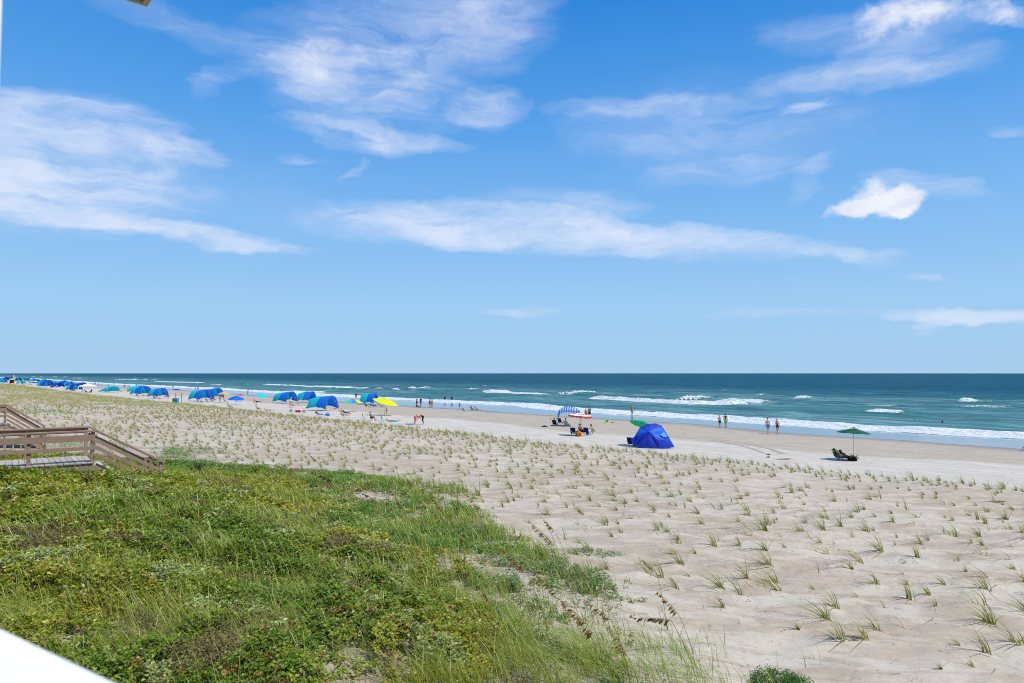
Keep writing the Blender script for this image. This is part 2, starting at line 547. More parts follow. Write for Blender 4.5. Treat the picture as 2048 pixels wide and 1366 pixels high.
# wheel tracks curving down the beach past the blue tent
trk = [(1290, 868), (1360, 874), (1430, 880), (1480, 887), (1520, 897), (1545, 906)]
tq = np.array([[*ground_hit(*p).xy] for p in trk])
tq = np.stack([np.interp(np.linspace(0, 5, 60), range(6), tq[:, k]) for k in (0, 1)], 1)
near_m = (np.hypot(X, Y) < 110) & (np.hypot(X, Y) > 35)
dmin = np.full(X.shape, 9.0)
P = np.stack([X[near_m], Y[near_m]], 1)
dmin[near_m] = np.min(np.hypot(P[:, None, 0] - tq[None, :, 0], P[:, None, 1] - tq[None, :, 1]), 1)
trkm = np.exp(-((dmin - .75) / .22) ** 2)
Z = Z - 0.05 * trkm
a_damp = np.maximum(a_damp, trkm * .9)
sand_m = sand_material()
beach = np_obj('beach_sand', np.stack([X.ravel(), Y.ravel(), Z.ravel()], 1), [grid_faces(nr, nc)[:, ::-1]], sand_m, attrs={
    'wet': a_wet.ravel(), 'damp': a_damp.ravel(), 'dune': a_dune.ravel(), 'veg': a_veg.ravel(), 'moist': np.maximum(sstep(t_ - Tw(s_), -4.5, .3), .85 * trkm).ravel()})
tag(beach, 'pale beach and dune sand sloping down to the sea', None, None, 'structure')

# ------------------------------------------------------------------ sea
BREAKERS = [  # picture polyline of the foot of the wave, height, width of foam behind, foam strength
    ([(1160, 797), (1226, 802), (1300, 807), (1380, 811), (1450, 812), (1530, 811), (1600, 809)], .75, 11, 1.0),
    ([(1080, 789), (1105, 790.5), (1140, 790), (1170, 788)], .75, 9, 1.0),
    ([(955, 783), (1000, 786.5), (1050, 789.5), (1090, 791.5)], .5, 10, .95),
    ([(1333, 800.5), (1360, 801), (1393, 799.5)], .95, 9, 1.0),
    ([(1405, 805), (1470, 806.5), (1520, 807), (1570, 806)], .75, 10, 1.0),
    ([(1575, 798), (1608, 798.5), (1640, 797.5)], .8, 8, 1.0),
    ([(735, 779.5), (775, 780.7), (812, 780), (850, 778.3), (868, 777)], .7, 9, 1.0),
    ([(908, 779.5), (926, 779.8), (944, 779)], .6, 6, .95),
    ([(648, 776.5), (680, 778), (722, 777)], .6, 9, .95),
    ([(515, 770.5), (590, 772.3), (660, 774.5), (700, 775.5)], .5, 8, .8),
    ([(548, 783.2), (585, 784.8), (625, 785.5), (660, 786.5)], .35, 7, .9),
    ([(225, 759), (270, 760), (325, 760.5)], .5, 8, .9),
    ([(300, 763.5), (350, 765), (405, 766.8)], .4, 8, .9),
    ([(250, 757), (290, 757.4)], .6, 6, .8), ([(100, 754), (130, 754.3)], .6, 8, .9), ([(60, 753), (90, 753.5)], .6, 8, .8), ([(140, 756.5), (165, 757)], .6, 8, .9),
    ([(1902, 805), (1935, 806.3), (1974, 805)], .95, 8, 1.0),
    ([(1706, 827.5), (1740, 829), (1775, 830.5), (1812, 832)], .42, 4.5, .95),
    ([(1700, 811), (1750, 812), (1812, 811.5)], .15, 6, .55),
    ([(1885, 811), (1960, 813), (2048, 815)], .15, 6, .5),
    ([(400, 770), (450, 770.5)], .3, 6, .7), ([(1240, 790), (1300, 793)], .2, 6, .35), ([(487, 768.6), (497, 768.8)], .4, 4, .8),
    ([(1440, 781), (1452, 781.2)], .35, 2, .8), ([(1500, 790), (1530, 790.5)], .35, 3, .6), ([(1715, 792), (1722, 792)], .3, 2, .8),
    ([(1345, 772), (1352, 772)], .4, 3, .7), ([(1935, 764), (1941, 764)], .4, 4, .7), ([(1562, 753.6), (1568, 753.6)], .6, 8, .7), ([(962, 772), (972, 772)], .4, 3, .8), ([(1110, 766), (1116, 766)], .4, 4, .5),
]
SWELLS = [
    ([(1640, 826), (1700, 829), (1770, 832), (1860, 838)], .60), ([(1870, 794), (1910, 795.5), (1950, 796)], .5), ([(1860, 806), (1935, 807.5), (2030, 810)], .5),
    ([(1180, 812), (1260, 815), (1330, 817), (1420, 822)], .45), ([(820, 787), (850, 788), (890, 788.5)], .6), ([(1560, 799), (1620, 800), (1700, 800)], .4),
    ([(1640, 787), (1760, 788)], .4), ([(1750, 806), (1830, 808)], .4), ([(1180, 787), (1250, 788.5)], .4), ([(1900, 846), (1990, 852), (2048, 855)], .3), ([(940, 793), (1060, 799)], .35), ([(1480, 822), (1600, 830)], .35),
]
def st_line(pts):
    st = np.array(sorted([tuple(float(v) for v in to_st(*at_z(px, py, 0.0))) for px, py in pts]))
    return st[:, 0], st[:, 1]

off = np.concatenate([np.geomspace(0.62, 6, 60, endpoint=False), np.linspace(6, 70, 290, endpoint=False), np.linspace(70, 150, 150)])
rad = (CAM_Z * FPX / off)[::-1]
X, Y, nr, nc = fan_xy([(R(-85), R(-40), 40), (R(-40), R(39), 800), (R(39), R(85), 40)], rad)
s_, t_ = to_st(X, Y)
q0 = t_ - Tf(s_)                       # distance seaward of the swash front
D = np.hypot(X, Y)
amp = sstep(q0, 4, 60)
Z = np.zeros_like(X)
wob = (fbm(s_ * .018, t_ * .01, 2) - .5) * 26
for lam, a, skew, ph in ((21, .16, 0.10, 0), (13, .09, -.16, 1.3), (34, .14, .05, 2.1), (8, .05, .3, .5), (5.2, .03, -.4, 4.0)):
    res = D / np.sqrt(np.maximum(CAM_Z * FPX / D, 1)) * .14
    fade = sstep(D / (CAM_Z * FPX / np.maximum(D, 1)) * .25, lam * .45, lam * .12)
    gate = .35 + 1.3 * fbm(s_ * .03 + lam, t_ * .03 + ph * 5, 2)
    k = 2 * math.pi / lam
    w_ = np.sin(k * (t_ + skew * s_ + wob) + ph)
    Z += a * amp * fade * gate * (w_ + .35 * np.cos(2 * (k * (t_ + skew * s_ + wob) + ph)))
foam = np.zeros_like(X); crest = np.zeros_like(X)
for pts, A, trail, st in BREAKERS:
    bs, bt = st_line(pts)
    L = bs[-1] - bs[0]
    e = min(.35 * L, 9.0)
    along = sstep(s_, bs[0] - .15 * e, bs[0] + e) * sstep(s_, bs[-1] + .15 * e, bs[-1] - e)
    q = t_ - np.interp(s_, bs, bt) - (fbm(s_ * .22, t_ * 0 + A * 9, 3) - .5) * 2.4
    hgt = np.where(q < 2.2, np.exp(-((q - 2.2) / 1.5) ** 2), np.exp(-((q - 2.2) / 6.0) ** 2))
    lump = .72 + .56 * fbm(s_ * .5, t_ * .5 + 3, 3)
    Z += 1.2 * A * along * hgt * lump
    tr = trail * (.5 + fbm(s_ * .12 + 9, t_ * 0 + A * 5, 2))
    f = sstep(q, -.9, .5) * (1 - .93 * sstep(q, .35 * tr, tr))
    foam = np.maximum(foam, st * along * f)
    crest = np.maximum(crest, along * hgt)
for pts, A in SWELLS:
    bs, bt = st_line(pts)
    L = bs[-1] - bs[0]
    along = sstep(s_, bs[0] - .1 * L, bs[0] + .4 * L) * sstep(s_, bs[-1] + .1 * L, bs[-1] - .4 * L)
    q = t_ - np.interp(s_, bs, bt)
    hgt = np.where(q < 2.0, np.exp(-((q - 2.0) / 2.2) ** 2), np.exp(-((q - 2.0) / 6.0) ** 2))
    Z += A * along * hgt
    crest = np.maximum(crest, along * hgt * .9)
# swash: ragged foam sheet with a low broken roller behind it
jag = (fbm(s_ * .09, s_ * 0 + 4, 3) - .5) * 5 + (fbm(s_ * .6, t_ * .2, 2) - .5) * 1.6
q = q0 + jag * .6
width = 4.5 + 8 * fbm(s_ * .045 + 3, s_ * 0 + 1, 2)
sw = sstep(q, -.3, .9) * (1 - .9 * sstep(q, width * .62, width))
foam = np.maximum(foam, sw)
Z += .34 * np.exp(-((q - width * .75) / 1.6) ** 2) * (.5 + fbm(s_ * .4, t_ * .4, 3))
Z += .05 * sstep(q, -.5, 1.2)
lace = sstep(q, 1, 5) * sstep(q, 60, 20) * .46 * sstep(fbm(s_ * .05, t_ * .11 + 7, 3), .45, .62)
lace2 = sstep(D, 700, 200) * sstep(q, 15, 30) * sstep(q, 170, 110) * .42 * sstep(fbm(s_ * .03 + 4, t_ * .11 + 7, 3), .52, .64)
lace = np.maximum(lace, lace2)
Z -= np.where(q < 0, .6 * np.clip(-q, 0, 1.0), 0) + np.where(q < -1, .5, 0)
shallow = sstep(q0, 260, 0)
keep = q0 > -14
fidx = grid_faces(nr, nc)
km = keep.ravel()
fidx = fidx[km[fidx].all(1)]
used, inv_i = np.unique(fidx.ravel(), return_inverse=True)
V = np.stack([X.ravel(), Y.ravel(), Z.ravel()], 1)[used]
fidx = inv_i.reshape(-1, 4)

def sea_material():
    m, N, b, out = new_mat('sea_water')
    pos = N.node('ShaderNodeNewGeometry').outputs['Position']
    foam = N.attr('foam'); crest = N.attr('crest'); shal = N.attr('shallow')
    shore = N.mapping(pos, rot=(0, 0, R(-126.87)))
    deep = (0.0024, 0.064, 0.108)
    shel = (0.050, 0.162, 0.182)
    c = N.mix(shal, deep, shel)
    pat = N.noise(N.vmath('MULTIPLY', shore, (.012, .05, 1)), 1.0, 4, .6)
    c = N.mix(N.mul(N.smooth(pat, .45, .7), .45), c, (0.014, 0.10, 0.12))
    c = N.mix(N.mul(N.smooth(crest, .25, .95), .8), c, (0.010, 0.155, 0.105))
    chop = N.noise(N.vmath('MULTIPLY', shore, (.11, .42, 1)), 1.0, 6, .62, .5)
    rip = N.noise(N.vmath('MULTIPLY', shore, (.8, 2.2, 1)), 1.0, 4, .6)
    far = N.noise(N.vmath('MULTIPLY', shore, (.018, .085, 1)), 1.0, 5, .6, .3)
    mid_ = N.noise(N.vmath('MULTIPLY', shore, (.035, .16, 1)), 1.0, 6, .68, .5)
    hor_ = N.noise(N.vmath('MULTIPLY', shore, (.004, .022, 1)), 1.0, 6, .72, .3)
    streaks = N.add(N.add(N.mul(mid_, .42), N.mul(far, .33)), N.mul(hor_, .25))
    c = N.mix(N.smooth(streaks, .50, .38, 0, .85), c, N.mix(1.0, c, (.30, .50, .58), 'MULTIPLY'))  # shade of the larger waves painted into the water colour
    c = N.mix(N.smooth(streaks, .51, .64, 0, .8), c, N.mix(1.0, c, (1.7, 1.5, 1.42), 'MULTIPLY'))  # sky reflection on flatter water painted as a lighter tint
    n1 = N.noise(N.vmath('MULTIPLY', shore, (.35, .8, 1)), 1.0, 6, .66, .6)
    n2 = N.noise(N.vmath('MULTIPLY', shore, (1.5, 2.6, 1)), 1.0, 4, .6)
    lc = N.mul(N.attr('lace'), N.smooth(N.noise(N.vmath('MULTIPLY', shore, (.07, .45, 1)), 1.0, 6, .65, .6), .42, .62))
    c = N.mix(N.math('MULTIPLY', lc, 1.5, clamp=True), c, (0.20, 0.32, 0.34))
    fz = N.add(N.mul(n1, .62), N.mul(n2, .38))
    fm = N.smooth(N.add(foam, N.mul(N.math('SUBTRACT', fz, .5), 1.5)), .34, .62)
    fm = N.mul(fm, N.smooth(foam, .03, .2))
    fc = N.mix(N.smooth(N.add(N.mul(n2, .6), N.mul(n1, .4)), .36, .60), (.36, .46, .52), (.68, .70, .71))
    c = N.mix(N.smooth(chop, .54, .36, 0, .75), c, N.mix(1.0, c, (.35, .52, .55), 'MULTIPLY'))  # wavelet shading put into the colour, darker where the chop is low
    c = N.mix(N.smooth(chop, .54, .70, 0, .6), c, N.mix(1.0, c, (1.5, 1.3, 1.25), 'MULTIPLY'))  # sky reflected off the chop put into the colour as a paler tint
    h = N.add(N.add(N.mul(chop, .8), N.mul(rip, .10)), N.add(N.mul(far, 1.6), N.mul(N.mul(fm, n2), .5)))
    nb = N.bump(h, .9, 1.0)
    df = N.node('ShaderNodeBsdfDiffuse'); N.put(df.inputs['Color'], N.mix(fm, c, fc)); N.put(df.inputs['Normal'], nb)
    gl = N.node('ShaderNodeBsdfGlossy'); N.put(gl.inputs['Color'], (1, 1, 1)); gl.inputs['Roughness'].default_value = .22; N.put(gl.inputs['Normal'], nb)
    fr = N.node('ShaderNodeFresnel'); fr.inputs['IOR'].default_value = 1.33; N.put(fr.inputs['Normal'], nb)
    # a wind roughened sea never mirrors fully at grazing angles
    fac = N.mul(N.lin(fr.outputs[0], 0.0, 1.0, 0.01, .085), N.math('SUBTRACT', 1.0, fm))
    mx = N.node('ShaderNodeMixShader'); N.put(mx.inputs[0], fac)
    N.t.links.new(df.outputs[0], mx.inputs[1]); N.t.links.new(gl.outputs[0], mx.inputs[2])
    N.t.links.new(mx.outputs[0], out.inputs[0])
    return m
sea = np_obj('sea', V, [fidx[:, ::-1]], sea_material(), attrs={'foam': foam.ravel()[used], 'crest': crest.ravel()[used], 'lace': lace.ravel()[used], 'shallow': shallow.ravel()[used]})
tag(sea, 'blue green sea with rows of small white breakers', None, None, 'structure')
# ------------------------------------------------------------------ leaves and grass
def leaf_material(name, trans=.3, rough=.5, spec=.35):
    m, N, b, out = new_mat(name)
    c = N.attr('tint', 'Color')
    N.put(b.inputs['Base Color'], c)
    b.inputs['Roughness'].default_value = rough
    b.inputs['Specular IOR Level'].default_value = spec
    tr = N.node('ShaderNodeBsdfTranslucent')
    N.put(tr.inputs['Color'], N.mix(1.0, c, (1.25, 1.3, .6), 'MULTIPLY'))
    mx = N.node('ShaderNodeMixShader')
    mx.inputs[0].default_value = trans
    N.t.links.new(b.outputs[0], mx.inputs[1])
    N.t.links.new(tr.outputs[0], mx.inputs[2])
    N.t.links.new(mx.outputs[0], out.inputs[0])
    return m
M_LEAF = leaf_material('leaf', .38, .42, .4)
M_BLADE = leaf_material('grass_blade', .34, .4, .5)

def leaves_mesh(base, dirv, nrm, length, width, tint, fold=.25):
    """folded six point leaves; all arguments are arrays over leaves"""
    n = len(base)
    side = np.cross(dirv, nrm)
    side /= np.linalg.norm(side, axis=1)[:, None] + 1e-9
    up = np.cross(side, dirv)
    L = length[:, None]; Wd = width[:, None]
    p0 = base
    p1 = base + dirv * L * .5 + side * Wd * .5 + up * Wd * fold
    p2 = base + dirv * L - up * L * .12
    p3 = base + dirv * L * .5 - side * Wd * .5 + up * Wd * fold
    pm = base + dirv * L * .5
    V = np.stack([p0, p1, p2, p3], 1).reshape(-1, 3)
    i = np.arange(n)[:, None] * 4
    F = np.concatenate([i + np.array([[0, 1, 2]]), i + np.array([[0, 2, 3]])], 0)
    return V, F, np.repeat(tint, 4, axis=0)

def unit(v):
    return v / (np.linalg.norm(v, axis=-1, keepdims=True) + 1e-9)

def sprigs(centres, axis_up, n_leaf, llen, lwid, tint, jit=.12, spread=.06, rng=RNG, flat=.45):
    """rosettes of leaves round short shoots"""
    n = len(centres)
    C = np.repeat(centres, n_leaf, 0); A = np.repeat(axis_up, n_leaf, 0)
    k = np.tile(np.arange(n_leaf), n)
    ph = np.repeat(rng.random(n) * 6.28, n_leaf) + k * 2.4 + rng.normal(0, .25, n * n_leaf)
    t1 = unit(np.cross(A, np.array([[.3, .9, .1]])))
    t2 = np.cross(A, t1)
    rad = np.cos(ph)[:, None] * t1 + np.sin(ph)[:, None] * t2
    lift = (rng.random(n * n_leaf) * .75 - .18)[:, None]
    d = unit(rad + A * lift)
    nrm = unit(A - rad * lift * .5 + rng.normal(0, .26, (n * n_leaf, 3)))
    hgt = (rng.random(n * n_leaf) ** .8)[:, None]
    sc = np.repeat(spread if np.ndim(spread) else np.full(n, spread), n_leaf)[:, None]
    base = C - A * sc * hgt * 1.5 + rad * sc * .12
    L = np.repeat(llen, n_leaf) * rng.uniform(.65, 1.2, n * n_leaf)
    Wd = np.repeat(lwid, n_leaf) * rng.uniform(.75, 1.2, n * n_leaf)
    T = np.repeat(tint, n_leaf, 0) * rng.uniform(1 - jit * 2, 1 + jit * 2, (n * n_leaf, 1)) * rng.uniform(1 - jit, 1 + jit, (n * n_leaf, 3))
    return leaves_mesh(base, d, nrm, L, Wd, np.clip(T, 0.004, .8))

def blades(base, lean, height, width, tint, curve=.5, rng=RNG, seg=3):
    """tapered, arched grass blades. lean: horizontal reach vector per blade"""
    n = len(base)
    ts = np.linspace(0, 1, seg + 1)
    side = unit(np.stack([-lean[:, 1], lean[:, 0], np.zeros(n)], 1) + rng.normal(0, .5, (n, 3)) * np.array([1, 1, 0]))
    rows = []
    for t in ts:
        h = height * (t - curve * .45 * t * t)
        p = base + np.stack([lean[:, 0] * t ** 1.7, lean[:, 1] * t ** 1.7, h], 1)
        w = (width * (1 - t) ** .7)[:, None]
        rows.append((p - side * w * .5, p + side * w * .5))
    V = np.stack([q for r in rows for q in r], 1)          # n, 2*(seg+1), 3
    m = 2 * (seg + 1)
    i = np.arange(n)[:, None] * m
    F = np.concatenate([i + np.array([[2 * k, 2 * k + 1, 2 * k + 3, 2 * k + 2]]) for k in range(seg)], 0)
    return V.reshape(-1, 3), F, np.repeat(tint, m, 0)

def mix_tint(cols, idx, n):
    return np.array(cols)[idx]

# ---- ground cover on the foredune
N_SPR = 84000
r = np.sqrt(RNG.uniform(6.2 ** 2, 36.0 ** 2, N_SPR * 8)); a = RNG.uniform(R(-44), R(26), N_SPR * 8)
acc = RNG.random(len(r)) < np.minimum(1, (9.0 / r) ** 1.35)
r, a = r[acc], a[acc]
x = r * np.sin(a); y = r * np.cos(a)
s, t = to_st(x, y)
e_edge = np.interp(s, VE[0], VE[1])
gap = fbm(x * 1.15 + 5, y * 1.15 + 9, 3)
cov = veg_cover(x, y)
inner = np.clip((e_edge - t) / 5.0, 0, 1)
openness = np.where(s < 13, .14, .46) + np.where(s < 13, 1.0, .7) * inner - .95 * sstep(gap, .56, .70) * (1 - .80 * inner)
openness -= .95 * sstep(fbm(x * 3.1 + 2, y * 3.1 + 6, 2), .57, .70)
# bare patches of litter near the porch, as in the picture
for bx, by, gr in BARE:
    openness -= 1.0 * np.exp(-((x - bx) ** 2 + (y - by) ** 2) / gr ** 2)
keep = (RNG.random(len(x)) < cov * np.clip(openness, 0.02, 1))
x, y, s, t, r, e_edge = x[keep][:N_SPR], y[keep][:N_SPR], s[keep][:N_SPR], t[keep][:N_SPR], r[keep][:N_SPR], e_edge[keep][:N_SPR]
n = len(x)
gz = ground_z(x, y)
def canopy_h(x, y):
    return .13 + .27 * sstep(fbm(x * .9, y * .9, 4), .28, .74)
ch = canopy_h(x, y) * np.clip(.35 + (e_edge - t) / 5.0, .35, 1.0)
# taller scrub standing in front of the boardwalk
ch = ch + .50 * np.exp(-((x + 15.6) / 2.6) ** 2 - ((y - 17.6) / 1.5) ** 2) + .22 * np.exp(-((x + 11.8) / 1.8) ** 2 - ((y - 19.3) / 1.2) ** 2)
# near the boardwalk steps the plants stay low
z = gz + ch * (1 - .55 * RNG.random(n) ** 1.6)
sp = np.zeros(n, int)                              # 0 waxy scrub 1 elder 2 herb 3 silver 4 litter-brown
n1 = fbm(x * .55 + 31, y * .55, 3); n2 = fbm(x * 1.4 + 3, y * 1.4 + 8, 3); n3 = fbm(x * .9 + 60, y * .9, 2)
edge_d = e_edge - t
sp[(edge_d < 2.6 + (n1 - .5) * 5) & (s < 14)] = 1
sp[(s > 12.5) & (edge_d < 4.2 + (n1 - .5) * 4)] = 2
sp[(n2 > .67)] = 3
sp[(n3 > .70) & (edge_d > 2)] = 4
hue = fbm(x * .35 + 11, y * .35 + 4, 3) + RNG.normal(0, .12, n)
scr = np.where(hue[:, None] < .42, (0.150, 0.240, 0.024), np.where(hue[:, None] < .58, (0.260, 0.320, 0.034), (0.375, 0.365, 0.050)))
org = RNG.random(n) < .03 + .09 * sstep(r, 12, 8) * sstep(n2, .45, .58)
scr = np.where(org[:, None], (0.34, 0.190, 0.060), scr)
cols = scr.copy()
cols[sp == 1] = (0.200, 0.300, 0.095)
cols[sp == 2] = (0.150, 0.285, 0.046)
cols[sp == 3] = (0.38, 0.43, 0.18)
cols[sp == 4] = (0.25, 0.215, 0.09)
brown = RNG.random(n) < .07
cols[brown] = (0.15, 0.10, 0.06)
far = np.clip(r / 10.0, .8, 2.2) ** .6
ll = np.choose(sp, [.066, .064, .062, .070, .050]) * far
lw = np.choose(sp, [.045, .034, .026, .048, .022]) * far
tilt = RNG.normal(0, .28, (n, 2)); up = unit(np.stack([tilt[:, 0] - .12, tilt[:, 1] - .05, np.ones(n)], 1))
V, F, T = sprigs(np.stack([x, y, z], 1), up, 6, ll, lw, cols, .13, .055 * far)
cover = np_obj('dune_ground_cover', V, [F], M_LEAF, attrs={'tint': T}, smooth=False)
tag(cover, 'dense low green and olive scrub covering the foredune', None, None, 'stuff')

# dry twigs, litter and blades between the leaves
n = 46000
r = np.sqrt(RNG.uniform(6.2 ** 2, 30.0 ** 2, n * 7)); a = RNG.uniform(R(-44), R(24), n * 7)
acc = RNG.random(len(r)) < np.minimum(1, (8.5 / r) ** 1.5)
r, a = r[acc], a[acc]; x = r * np.sin(a); y = r * np.cos(a)
s, t = to_st(x, y); ed = np.interp(s, VE[0], VE[1]) - t
gm = fbm(x * .6 + 71, y * .6 + 13, 3); gm2 = fbm(x * 2.0 + 7, y * 2.0 + 3, 2)
pg = veg_cover(x, y) * (.13 + .85 * sstep(gm, .46, .62) * sstep(gm2, .38, .6))
pg = np.maximum(pg, .22 * np.exp(-((ed + .2) / 1.3) ** 2) * sstep(s, 9, 3))
pg = pg * (1 - .85 * bare_at(x, y))
kp = RNG.random(len(x)) < pg
x, y, r = x[kp][:n], y[kp][:n], r[kp][:n]
n = len(x)
z = ground_z(x, y) + canopy_h(x, y) * .25 * veg_cover(x, y)
ln = RNG.uniform(.25, .62, n) * np.where(RNG.random(n) < .2, 1.3, 1)
ang = RNG.normal(math.pi, .8, n)
rch = ln * RNG.uniform(.15, .75, n)
lean = np.stack([np.cos(ang) * rch, np.sin(ang) * rch], 1)
tc = np.where(RNG.random((n, 1)) < .62, (0.285, 0.365, 0.045), np.where(RNG.random((n, 1)) < .5, (0.38, 0.39, 0.09), (0.32, 0.235, 0.10))) * RNG.uniform(.7, 1.3, (n, 1))
CL = []
for px_, py_, rad_, nb_, ln_ in ((470, 1225, .22, 70, .8), (95, 1265, .20, 60, .75), (600, 1205, .30, 80, .7), (690, 1170, .35, 80, .7), (640, 1290, .3, 70, .6), (880, 1290, .4, 90, .6), (300, 1290, .2, 40, .6),
        (1080, 1330, .5, 120, .55), (1150, 1345, .5, 120, .6), (1230, 1355, .5, 120, .6), (1010, 1300, .5, 100, .55), (1290, 1345, .45, 150, .62), (1330, 1300, .35, 90, .6), (1180, 1290, .4, 110, .55), (1390, 1350, .35, 70, .55), (1250, 1290, .4, 70, .5),
        (960, 1230, .4, 110, .55), (1000, 1240, .4, 90, .55), (930, 1150, .5, 100, .5), (760, 1340, .4, 90, .6), (540, 1340, .4, 90, .6), (420, 1100, .5, 80, .6), (200, 1120, .4, 70, .6), (330, 1180, .4, 80, .6), (860, 1210, .5, 90, .55), (560, 1120, .5, 90, .55), (1040, 1120, .4, 70, .5), (1120, 1290, .5, 120, .5)):
    h_ = ground_hit(px_, py_)
    th_ = RNG.uniform(0, 6.28, nb_); rr_ = np.sqrt(RNG.random(nb_)) * rad_
    bx, by = h_.x + np.cos(th_) * rr_ * 1.4, h_.y + np.sin(th_) * rr_
    CL.append(np.stack([bx, by, ground_z(bx, by) + .02, RNG.uniform(.55, 1.15, nb_) * ln_], 1))
CL = np.concatenate(CL)
ang_c = RNG.normal(math.pi, .5, len(CL)); rc_ = CL[:, 3] * RNG.uniform(.35, 1.7, len(CL))
lean_c = np.stack([np.cos(ang_c) * rc_, np.sin(ang_c) * rc_], 1)
tc_c = np.where(RNG.random((len(CL), 1)) < .7, (0.245, 0.335, 0.045), (0.40, 0.39, 0.10)) * RNG.uniform(.7, 1.25, (len(CL), 1))
x = np.concatenate([x, CL[:, 0]]); y = np.concatenate([y, CL[:, 1]]); z = np.concatenate([z, CL[:, 2]])
ln = np.concatenate([ln, CL[:, 3] * np.clip(1.05 - .3 * rc_ / CL[:, 3], .45, 1.0)]); lean = np.concatenate([lean, lean_c]); tc = np.concatenate([tc, tc_c]); r = np.hypot(x, y); n = len(x)
V, F, T = blades(np.stack([x, y, z], 1), lean, ln, np.full(n, .0095) * np.clip(r / 10, .9, 2.2), tc, .55)
grass = np_obj('dune_grass', V, [F], M_BLADE, attrs={'tint': T})
tag(grass, 'thin yellow green grass blades growing through the dune scrub', None, None, 'stuff')

n = 16000
r = np.sqrt(RNG.uniform(6.2 ** 2, 22.0 ** 2, n)); a = RNG.uniform(R(-44), R(22), n)
x = r * np.sin(a); y = r * np.cos(a)
kp = RNG.random(n) < veg_cover(x, y); x, y = x[kp], y[kp]; n = len(x)
z = ground_z(x, y) + .01 + canopy_h(x, y) * .5 * RNG.random(n) ** 2
ang = RNG.uniform(0, 6.28, n); ln = RNG.uniform(.08, .32, n)
lean = np.stack([np.cos(ang) * ln, np.sin(ang) * ln], 1)
tc = np.where(RNG.random((n, 1)) < .6, (0.20, 0.145, 0.10), (0.40, 0.33, 0.24)) * RNG.uniform(.6, 1.2, (n, 1))
V, F, T = blades(np.stack([x, y, z], 1), lean, RNG.uniform(.0, .16, n), np.full(n, .009), tc, .3, seg=2)
lit = np_obj('dry_twigs', V, [F], M_BLADE, attrs={'tint': T})
tag(lit, 'brown dry twigs and dead grass lying under the dune scrub', None, None, 'stuff')

# ------------------------------------------------------------------ planted beach grass on the open sand
WIND = np.array((-0.95, 0.02))
def tuft_geo(rng, nb, hgt, dry=0.0):
    base = rng.normal(0, .022, (nb, 3)); base[:, 2] = -.015
    ln = hgt * rng.uniform(.5, 1.15, nb)
    ang = rng.normal(math.atan2(WIND[1], WIND[0]), .38, nb)
    rch = ln * rng.uniform(.3, 1.75, nb)
    stray = rng.random(nb) < .08
    ang[stray] = rng.uniform(0, 6.28, stray.sum())
    lean = np.stack([np.cos(ang) * rch, np.sin(ang) * rch], 1)
    ln = ln * np.clip(1.25 - .38 * rch / ln, .55, 1.2)
    g = np.clip(rng.random((nb, 1)) + dry, 0, 1)
    tc = np.where(g < .40, (0.185, 0.235, 0.036), np.where(g < .80, (0.31, 0.31, 0.080), (0.40, 0.33, 0.15))) * rng.uniform(.75, 1.25, (nb, 1))
    return base, lean, ln, tc

# rows parallel to the shore
pts = []
srow = 0
for o in np.arange(-31.5, .6, .95):
    ss = np.arange(-16, 420, .92)
    ss = ss + RNG.normal(0, .22, len(ss)) + (srow % 2) * .45
    keepm = np.ones(len(ss), bool)
    keepm &= (RNG.random(len(ss)) < np.clip(110 / np.maximum(np.abs(ss), 1), .2, 1))
    tt = Tp(ss) + o + RNG.normal(0, .24, len(ss))
    xx, yy = to_xy(ss, tt)
    den = .42 + .85 * sstep(fbm(ss * .05 + 9, tt * .24, 3), .34, .60)
    den = np.where(o > -3.6, 1.15, den)
    cl = 1 - veg_cover(xx, yy)
    ang = np.degrees(np.arctan2(xx, yy))
    m = keepm & (RNG.random(len(ss)) < den * cl) & (yy > 6) & (ang > -44) & (ang < 41)
    for q in np.nonzero(m)[0]:
        pts.append((xx[q], yy[q], o, ss[q]))
    srow += 1
pts = np.array(pts)
# no tufts along the sandy track that crosses the field at the dune foot
d = np.hypot(pts[:, 0], pts[:, 1])
order = np.argsort(d)
pts, d = pts[order], d[order]
size = np.clip(RNG.lognormal(-.84, .34, len(pts)), .18, .62) * np.where(pts[:, 2] > -3.2, 1.25, 1.0) * np.where(RNG.random(len(pts)) < .12, 1.3, 1)
gz = ground_z(pts[:, 0], pts[:, 1])
px = 1024 + FPX * pts[:, 0] / pts[:, 1]
ybelow = FPX * (CAM_Z - gz) / pts[:, 1]
infr = (px > -10) & (px < 2060) & (ybelow < 640)
near_idx = np.nonzero(infr)[0][:300]
variants = []
rv = np.random.default_rng(21)
for k in range(26):
    nb = int(rv.integers(14, 34)) if k % 4 else int(rv.integers(4, 10))
    base, lean, ln, tc = tuft_geo(rv, nb, .40, (.0, .12, .0, .5, -.2)[k % 5])
    if k % 6 == 2: base[:, 0] += np.where(np.arange(nb) % 2, .16, 0); base[:, 1] += np.where(np.arange(nb) % 2, .07, 0)
    if k % 7 == 3: lean = lean * .55
    V, F, T = blades(base, lean, ln, rv.uniform(.009, .016, nb), tc, .6, rng=rv, seg=4)
    me = np_mesh('beach_grass_tuft', V, [F], True, {'tint': T})
    me.materials.append(M_BLADE)
    variants.append(me)
for j, i in enumerate(near_idx):
    o = bpy.data.objects.new('beach_grass_tuft', variants[int(RNG.integers(0, 26))])
    link(o)
    o.location = (pts[i, 0], pts[i, 1], gz[i])
    k = size[i] / .36
    o.rotation_euler = (0, 0, RNG.normal(0, .22))
    o.scale = (k, k, k * RNG.uniform(.85, 1.1))
    tag(o, 'sparse tuft of planted beach grass bent by the wind on pale sand', 'grass tuft', 'planted tufts of beach grass in rows on the sand')
rest = np.setdiff1d(np.arange(len(pts)), near_idx)
VV, FF, TT = [], [], []
nv = 0
